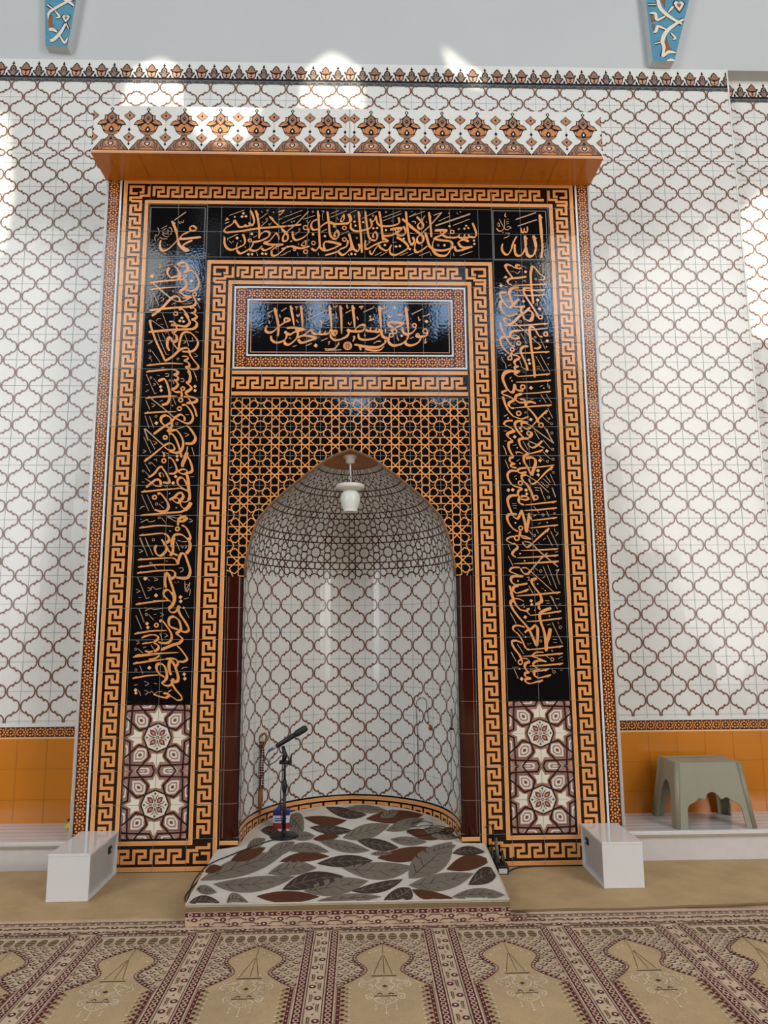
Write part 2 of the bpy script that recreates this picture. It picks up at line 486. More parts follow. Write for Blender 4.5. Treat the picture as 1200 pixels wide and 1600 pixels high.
CAL_L='''S161:-1194,3951 -1168,3968 -1140,3966 -1123,3940 -1124,3910 -1148,3897|S80:-1194,3949 -1167,3941 -1135,3940|S177:-1214,3946 -1186,3910 -1172,3871 -1184,3843|S136:-1247,3931 -1260,3905 -1253,3875 -1232,3857 -1201,3866 -1177,3875|S120:-1373,3818 -1319,3827 -1216,3838 -1152,3843|O120:-1140,3867 -1127,3867|S168:-1152,3854 -1131,3828 -1125,3802 -1141,3776 -1165,3759 -1160,3742 -1131,3725 -1091,3717|S137:-1146,3899 -1114,3910 -1086,3906 -1060,3876 -1043,3837 -1046,3794 -1069,3766 -1101,3762 -1129,3772|O136:-1068,3736 -1053,3736|S144:-1079,3721 -1065,3700 -1058,3674 -1073,3653 -1113,3644 -1208,3637 -1291,3628 -1370,3617|A96:-1371,3768 -1262,3784 -1158,3790|L120:-1359,3818 -1297,3762 -1231,3707|S143:-1353,3577 -1291,3630 -1230,3703 -1199,3720 -1175,3712 -1166,3682|S80:-1231,3707 -1194,3686 -1146,3684 -1087,3717|S104:-1151,3709 -1119,3710 -1091,3717|D128:-1093,3833|D112:-1039,3700|L48:-1102,3962 -1080,3923|L48:-1069,3943 -1039,3883|L48:-1099,3891 -1070,3846|L48:-1098,3811 -1077,3777|L48:-1048,3674 -1029,3634|L48:-1352,3749 -1308,3653|L40:-1196,3755 -1155,3716|S40:-1284,3952 -1268,3944 -1244,3952 -1220,3953|S64:-1320,3956 -1304,3943 -1315,3930|S40:-1357,3921 -1346,3934 -1331,3930|D152:-1363,3867|S56:-1360,3887 -1341,3874 -1334,3850|S48:-1321,3878 -1293,3872 -1281,3883|S48:-1372,3745 -1361,3706 -1364,3672 -1372,3659|S56:-1302,3707 -1283,3709 -1278,3696 -1296,3685|S48:-1221,3660 -1209,3669 -1193,3671|S48:-1153,3669 -1129,3665 -1082,3674|O48:-1215,3757 -1207,3757|S120:-1096,3636 -1073,3638 -1058,3623 -1069,3602 -1091,3602|S143:-1091,3602 -1067,3593 -1050,3572 -1070,3551|O151:-1192,3595 -1177,3595|S159:-1172,3625 -1152,3629 -1127,3606 -1102,3563|S159:-1133,3596 -1106,3558 -1095,3529 -1118,3505 -1149,3505 -1189,3514|D111:-1149,3564|D111:-1162,3543|D111:-1137,3539|S119:-1077,3597 -1051,3584 -1052,3563 -1084,3554|S159:-1084,3554 -1053,3538 -1046,3512 -1069,3487 -1129,3482 -1247,3475 -1369,3461|S158:-1353,3540 -1363,3536 -1351,3489 -1315,3393 -1281,3322 -1250,3256|S119:-1234,3537 -1206,3537 -1194,3524 -1221,3511|S119:-1221,3511 -1189,3507 -1182,3486 -1191,3465 -1215,3459|S174:-1211,3459 -1182,3436 -1181,3402 -1204,3389|S182:-1204,3389 -1222,3423 -1239,3406 -1239,3360 -1224,3329|S118:-1204,3385 -1183,3356 -1165,3335|S134:-1163,3335 -1157,3394 -1143,3448 -1116,3463 -1080,3453 -1043,3411 -1034,3378 -1053,3340 -1084,3323 -1139,3325|L55:-1349,3544 -1308,3515 -1267,3486|S134:-1250,3256 -1201,3289 -1155,3335 -1116,3350 -1096,3340 -1083,3298 -1050,3252 -1027,3223 -1032,3203 -1064,3198 -1091,3207|L48:-1282,3595 -1262,3545 -1240,3490|L47:-1308,3452 -1279,3377 -1244,3302|S47:-1244,3302 -1225,3302|L47:-1278,3456 -1255,3410|L48:-1125,3446 -1095,3361|S40:-1258,3452 -1243,3461 -1230,3440|S55:-1138,3402 -1114,3394 -1133,3381|S47:-1098,3398 -1070,3398 -1075,3424|S55:-1371,3401 -1343,3393 -1370,3376|S48:-1321,3542 -1310,3557 -1290,3557|S48:-1289,3519 -1271,3517|O47:-1356,3328 -1347,3328|S47:-1362,3297 -1344,3285 -1361,3276 -1343,3266 -1341,3251|L47:-1340,3324 -1284,3247|A110:-1371,3224 -1238,3239 -1128,3236|S63:-1053,3466 -1033,3460|S47:-1064,3315 -1035,3296 -1059,3286|S102:-1138,3290 -1106,3288 -1098,3273 -1125,3260|S142:-1125,3260 -1093,3244 -1088,3219 -1115,3215|S157:-1115,3215 -1087,3186 -1077,3141|O47:-1165,3271 -1156,3271|S47:-1276,3208 -1253,3210|A110:-1373,3179 -1256,3194 -1193,3198|S149:-1197,3198 -1169,3188 -1161,3173 -1188,3159|L47:-1059,3186 -1034,3141|S55:-1247,3165 -1227,3167 -1223,3152 -1242,3146|S118:-1171,3185 -1162,3164 -1190,3158|S141:-1190,3158 -1162,3144 -1163,3123 -1188,3123|S149:-1184,3123 -1158,3094 -1174,3066 -1194,3057 -1173,3039 -1142,3039|S173:-1096,3185 -1078,3152 -1084,3111 -1105,3105|S165:-1105,3105 -1073,3078 -1072,3058 -1103,3033 -1082,3008 -1051,3000 -1027,2988 -1042,2968 -1096,2961|O156:-1125,3062 -1111,3062|S141:-1135,3045 -1130,3021 -1133,3004|O156:-1136,2982 -1121,2982|S133:-1116,3008 -1086,2996 -1061,2955 -1040,2919 -1025,2868|S156:-1290,3114 -1255,3129 -1237,3111 -1217,3053 -1211,2996 -1225,2959 -1260,2949|A117:-1369,2995 -1250,3008 -1157,3010|L86:-1331,2991 -1255,2931 -1175,2862|O148:-1142,2923 -1127,2923|S140:-1127,2947 -1100,2947 -1067,2907 -1050,2858 -1068,2825 -1103,2825 -1167,2858|S140:-1174,2858 -1136,2882 -1109,2866 -1104,2838|A109:-1372,2890 -1265,2900 -1161,2902|S163:-1230,2878 -1256,2866 -1261,2837 -1239,2809 -1203,2789|S140:-1230,2878 -1202,2862 -1189,2829 -1191,2793 -1217,2765|S124:-1306,2747 -1253,2789 -1200,2825 -1171,2858|L47:-1372,3162 -1340,3090 -1311,3026|S55:-1311,3026 -1298,3032|D117:-1273,3075|D117:-1268,3049|D118:-1044,3078|D117:-1043,3049|D132:-1291,2823|L39:-1322,3133 -1285,3086|O47:-1340,3139 -1332,3139|S47:-1245,3166 -1225,3164 -1224,3148 -1244,3148|S55:-1142,3131 -1122,3131 -1121,3113 -1141,3111|S47:-1324,3098 -1308,3092 -1324,3081|S55:-1371,3040 -1350,3053|S47:-1371,3088 -1357,3090|S47:-1299,3154 -1282,3154|O47:-1214,3119 -1207,3119|L47:-1196,3123 -1183,3094|L54:-1368,2983 -1338,2914|L55:-1188,3000 -1166,2949|S55:-1276,2971 -1253,2981|S54:-1330,2961 -1306,2947 -1325,2934|L47:-1367,2874 -1338,2789|L47:-1338,2870 -1307,2789|O47:-1295,2868 -1287,2868|O47:-1156,2819 -1147,2819|S54:-1101,2882 -1078,2880|D55:-1189,2943|L47:-1057,3185 -1031,3117|S62:-1156,2783 -1118,2795 -1087,2805|S179:-1087,2805 -1059,2777 -1038,2741|S171:-1069,2784 -1038,2744 -1029,2712 -1050,2684 -1096,2684|L108:-1369,2784 -1340,2704|L101:-1363,2784 -1299,2724 -1235,2668|O170:-1229,2724 -1215,2724|S155:-1207,2748 -1184,2748 -1155,2708 -1130,2644 -1116,2588|S147:-1215,2764 -1185,2772 -1154,2772 -1121,2728 -1108,2680 -1121,2632 -1156,2620 -1198,2630|S116:-1235,2668 -1204,2684 -1177,2676 -1164,2648 -1179,2636 -1211,2644 -1234,2664|A131:-1359,2560 -1294,2616 -1235,2668|L108:-1080,2664 -1083,2624 -1107,2560 -1104,2524|S201:-1081,2624 -1093,2584 -1107,2544 -1106,2524|S154:-1078,2596 -1057,2560 -1044,2516 -1047,2493 -1078,2481|L46:-1370,2728 -1319,2620|L46:-1331,2712 -1293,2644|L54:-1051,2656 -1031,2596|S54:-1370,2640 -1351,2632 -1369,2620|S54:-1309,2700 -1282,2688 -1301,2676|S54:-1106,2754 -1075,2744 -1098,2730|S139:-1247,2628 -1232,2612 -1232,2592|O154:-1231,2566 -1216,2566|S131:-1205,2588 -1181,2580 -1157,2544 -1144,2505 -1158,2481 -1193,2479|S62:-1233,2624 -1209,2614 -1201,2604|D116:-1145,2598|D116:-1144,2572|S46:-1296,2572 -1281,2576 -1277,2562|O46:-1322,2550 -1314,2550|L38:-1313,2556 -1281,2523|L46:-1353,2548 -1318,2489|S115:-1326,2453 -1289,2481 -1260,2521 -1237,2525|S146:-1244,2525 -1216,2485 -1191,2438 -1194,2418 -1232,2420|S130:-1258,2485 -1253,2465 -1245,2457|S61:-1254,2487 -1235,2477 -1226,2457|O46:-1364,2497 -1356,2497|L38:-1350,2493 -1322,2461|S115:-1136,2493 -1113,2507 -1086,2505 -1074,2489 -1085,2477 -1112,2479 -1136,2493|D115:-1150,2459|D123:-1165,2416|S200:-1086,2489 -1069,2445 -1063,2386 -1058,2351|S138:-1070,2363 -1109,2386 -1133,2410 -1135,2438 -1115,2453 -1091,2437 -1071,2394|L76:-1348,2446 -1305,2418 -1273,2392|S115:-1340,2387 -1305,2418 -1275,2442|S176:-1275,2440 -1252,2434 -1243,2402|S76:-1305,2418 -1274,2396 -1239,2394|S53:-1370,2424 -1351,2420|S46:-1054,2457 -1031,2459|O46:-1212,2396 -1205,2396|S46:-1194,2517 -1175,2524|A114:-1369,2356 -1246,2370 -1120,2380|S77:-1139,2382 -1108,2378 -1073,2362|S176:-1071,2415 -1060,2368 -1053,2325 -1060,2301|S76:-1060,2301 -1075,2290 -1101,2290|O168:-1282,2321 -1268,2321|S153:-1264,2343 -1245,2346 -1221,2321 -1197,2286 -1188,2255 -1206,2229 -1240,2227 -1279,2239|L46:-1367,2339 -1316,2230|L46:-1332,2339 -1284,2243|O53:-1267,2276 -1258,2276|L46:-1253,2278 -1218,2247|S46:-1374,2243 -1359,2259 -1344,2259|S130:-1186,2303 -1156,2321 -1126,2348 -1104,2350|S168:-1107,2350 -1095,2325 -1113,2297 -1120,2278|S114:-1167,2313 -1137,2317 -1121,2301 -1128,2282 -1151,2293 -1167,2309|S99:-1116,2282 -1100,2254 -1081,2243|S206:-1044,2287 -1058,2258 -1084,2235|S114:-1084,2235 -1114,2223 -1202,2216 -1368,2201|D53:-1138,2251|S46:-1239,2286 -1223,2288|D46:-1186,2346|S152:-1071,2196 -1105,2188 -1120,2165 -1097,2161 -1074,2173 -1067,2188|O99:-1086,2188 -1073,2188|S137:-1120,2184 -1123,2150 -1122,2134|O159:-1125,2111 -1111,2111|S53:-1195,2189 -1155,2188 -1132,2181|L53:-1193,2189 -1162,2173 -1135,2159|L53:-1102,2204 -1193,2196|S45:-1369,2177 -1359,2174|S53:-1364,2154 -1340,2166 -1318,2175|S46:-1333,2175 -1305,2158 -1272,2167|O46:-1246,2185 -1238,2185|L38:-1231,2185 -1199,2146|A98:-1372,2118 -1255,2133 -1149,2128|A98:-1370,2068 -1253,2081 -1211,2082|S167:-1211,2080 -1188,2069 -1176,2038 -1194,2019|S152:-1100,2136 -1073,2122 -1049,2084 -1040,2053 -1051,2038|S136:-1159,1992 -1157,2034 -1143,2069 -1113,2076 -1082,2065 -1047,2030|S45:-1123,2038 -1092,2028 -1062,2030|S167:-1051,2038 -1042,2015 -1042,1992|D53:-1172,2098|S53:-1056,2178 -1029,2165 -1053,2155|L45:-1367,2052 -1340,1993|L45:-1331,2052 -1306,1993|O45:-1278,2040 -1269,2040|L45:-1132,2026 -1113,1992|S159:-1225,2044 -1197,1992|S159:-1225,2043 -1199,2009 -1175,1966 -1151,1951 -1117,1939|S143:-1255,2005 -1266,1982 -1253,1948 -1226,1936 -1197,1963 -1189,1986|S151:-1144,2054 -1150,2016 -1150,1962 -1166,1936|S45:-1121,2039 -1090,2027 -1063,2027|S174:-1057,2054 -1040,2016 -1043,1977 -1064,1949|L45:-1132,2027 -1105,1970|O45:-1089,1993 -1082,1993|S45:-1073,1985 -1062,1993 -1070,2008|L45:-1363,2055 -1311,1934|L45:-1331,2055 -1277,1940|S53:-1371,1979 -1344,1969 -1366,1956|A105:-1372,1910 -1248,1919 -1150,1922|S128:-1150,1922 -1131,1913 -1119,1890|S151:-1115,1878 -1109,1916 -1095,1949 -1072,1947|S166:-1072,1947 -1051,1893 -1034,1840 -1044,1799 -1078,1789 -1123,1797|A98:-1368,1863 -1246,1877 -1122,1877|O45:-1290,1889 -1283,1889|L38:-1281,1887 -1249,1849|S45:-1195,1902 -1180,1902|A97:-1372,1824 -1263,1837 -1155,1843|S135:-1155,1843 -1132,1829 -1131,1803 -1153,1784|S53:-1106,1856 -1082,1856 -1080,1840 -1098,1829|S173:-1153,1788 -1177,1822 -1191,1807 -1193,1765 -1184,1730|S173:-1172,1811 -1156,1765 -1139,1720 -1126,1675 -1128,1641|D135:-1319,1789|S52:-1311,1802 -1291,1771|S52:-1265,1794 -1239,1784 -1261,1773|L52:-1369,1800 -1333,1721 -1308,1661|S52:-1308,1661 -1286,1668|S52:-1302,1732 -1277,1721 -1301,1710|S45:-1285,1724 -1267,1736 -1251,1720 -1214,1728|S52:-1374,1721 -1351,1710 -1370,1699|S134:-1162,1645 -1193,1675 -1198,1701 -1180,1716 -1161,1709 -1141,1682|D127:-1246,1681|D127:-1090,1669|S45:-1133,1765 -1118,1759|S45:-1111,1772 -1103,1761|S38:-1066,1772 -1060,1712 -1032,1764 -1048,1701 -1061,1750 -1035,1742|S37:-1063,1704 -1030,1719 -1033,1678|S52:-1357,1669 -1338,1667|S45:-1069,1656 -1036,1665|S89:-1263,1646 -1155,1647|S172:-1147,1702 -1135,1680 -1130,1642 -1144,1612 -1164,1596|S104:-1164,1596 -1150,1575 -1124,1573 -1106,1590|S187:-1092,1612 -1102,1593 -1086,1556 -1059,1519 -1035,1481|S126:-1035,1481 -1030,1459 -1049,1448 -1075,1452|A104:-1372,1624 -1257,1641 -1171,1646|S67:-1197,1687 -1168,1654 -1145,1633|D120:-1087,1642|D82:-1067,1601|L37:-1059,1591 -1031,1537|L52:-1350,1597 -1313,1509|L52:-1368,1554 -1329,1469|S45:-1315,1606 -1304,1600|S52:-1310,1582 -1289,1595 -1266,1598|S45:-1278,1602 -1255,1591 -1203,1598|O52:-1302,1561 -1294,1561|L45:-1287,1559 -1254,1524|S52:-1254,1559 -1239,1561|S52:-1217,1572 -1194,1559 -1214,1546|D119:-1295,1502|D119:-1289,1478|O148:-1236,1492 -1223,1492|S141:-1218,1516 -1200,1520 -1177,1494 -1145,1449 -1136,1412 -1154,1383 -1194,1379 -1220,1387|S149:-1127,1547 -1152,1538 -1159,1512 -1146,1482 -1097,1463|S156:-1127,1547 -1096,1523 -1082,1486 -1082,1460 -1111,1438|S156:-1111,1438 -1081,1419 -1069,1401 -1087,1379 -1124,1368 -1200,1337|A104:-1371,1438 -1268,1455 -1168,1458|L52:-1212,1442 -1193,1394|S52:-1186,1442 -1163,1427 -1181,1416|A104:-1325,1413 -1285,1428 -1248,1432|S126:-1248,1432 -1222,1420 -1225,1402 -1246,1387|A81:-1320,1376 -1276,1382 -1246,1387|S140:-1246,1380 -1220,1365 -1219,1343 -1244,1328|S133:-1101,1364 -1074,1338 -1043,1298|S44:-1361,1395 -1344,1392 -1342,1381 -1357,1373|O52:-1359,1342 -1351,1342|L44:-1344,1344 -1313,1316|S52:-1315,1349 -1293,1358|L52:-1264,1369 -1248,1341|S96:-1299,1333 -1273,1325 -1251,1329|A103:-1361,1302 -1221,1314 -1089,1320|S133:-1101,1363 -1071,1333 -1040,1293 -1035,1275 -1057,1262 -1086,1264|S81:-1303,1332 -1262,1313 -1217,1313|S96:-1217,1313 -1213,1298 -1242,1282 -1275,1278|A96:-1373,1294 -1280,1304 -1221,1309|A110:-1371,1252 -1278,1266 -1168,1279|S125:-1168,1280 -1124,1282 -1098,1271 -1091,1250 -1104,1231|S184:-1107,1231 -1131,1268 -1145,1254 -1144,1214 -1131,1179|S170:-1123,1264 -1107,1231 -1087,1173 -1089,1144 -1111,1137|S155:-1204,1252 -1222,1243 -1223,1218 -1205,1189 -1171,1167|S155:-1204,1254 -1178,1239 -1162,1207 -1157,1170 -1167,1145|S125:-1167,1145 -1184,1131 -1169,1118 -1143,1114 -1122,1126|S169:-1116,1159 -1122,1130 -1102,1094 -1076,1065 -1060,1047|S88:-1060,1047 -1060,1029 -1085,1025 -1111,1040 -1134,1055|A95:-1371,1161 -1274,1178 -1201,1181|D125:-1269,1226|D118:-1049,1184|D118:-1044,1157|S52:-1066,1217 -1052,1227 -1030,1227|O44:-1353,1214 -1345,1214|L51:-1330,1241 -1308,1190|S44:-1141,1148 -1130,1145|S51:-1297,1143 -1269,1130 -1290,1115|S51:-1236,1129 -1214,1127|S51:-1360,1120 -1338,1123|D117:-1349,1089|D102:-1346,1071|S59:-1344,1096 -1325,1078 -1316,1054|S51:-1294,1088 -1270,1077 -1287,1060|S44:-1262,1070 -1248,1081 -1233,1066 -1211,1077 -1182,1080|S110:-1236,1063 -1196,1048 -1159,1040|S146:-1159,1040 -1141,1051 -1145,1064 -1175,1069|S44:-1150,1101 -1143,1098|S66:-1146,1076 -1124,1089'''
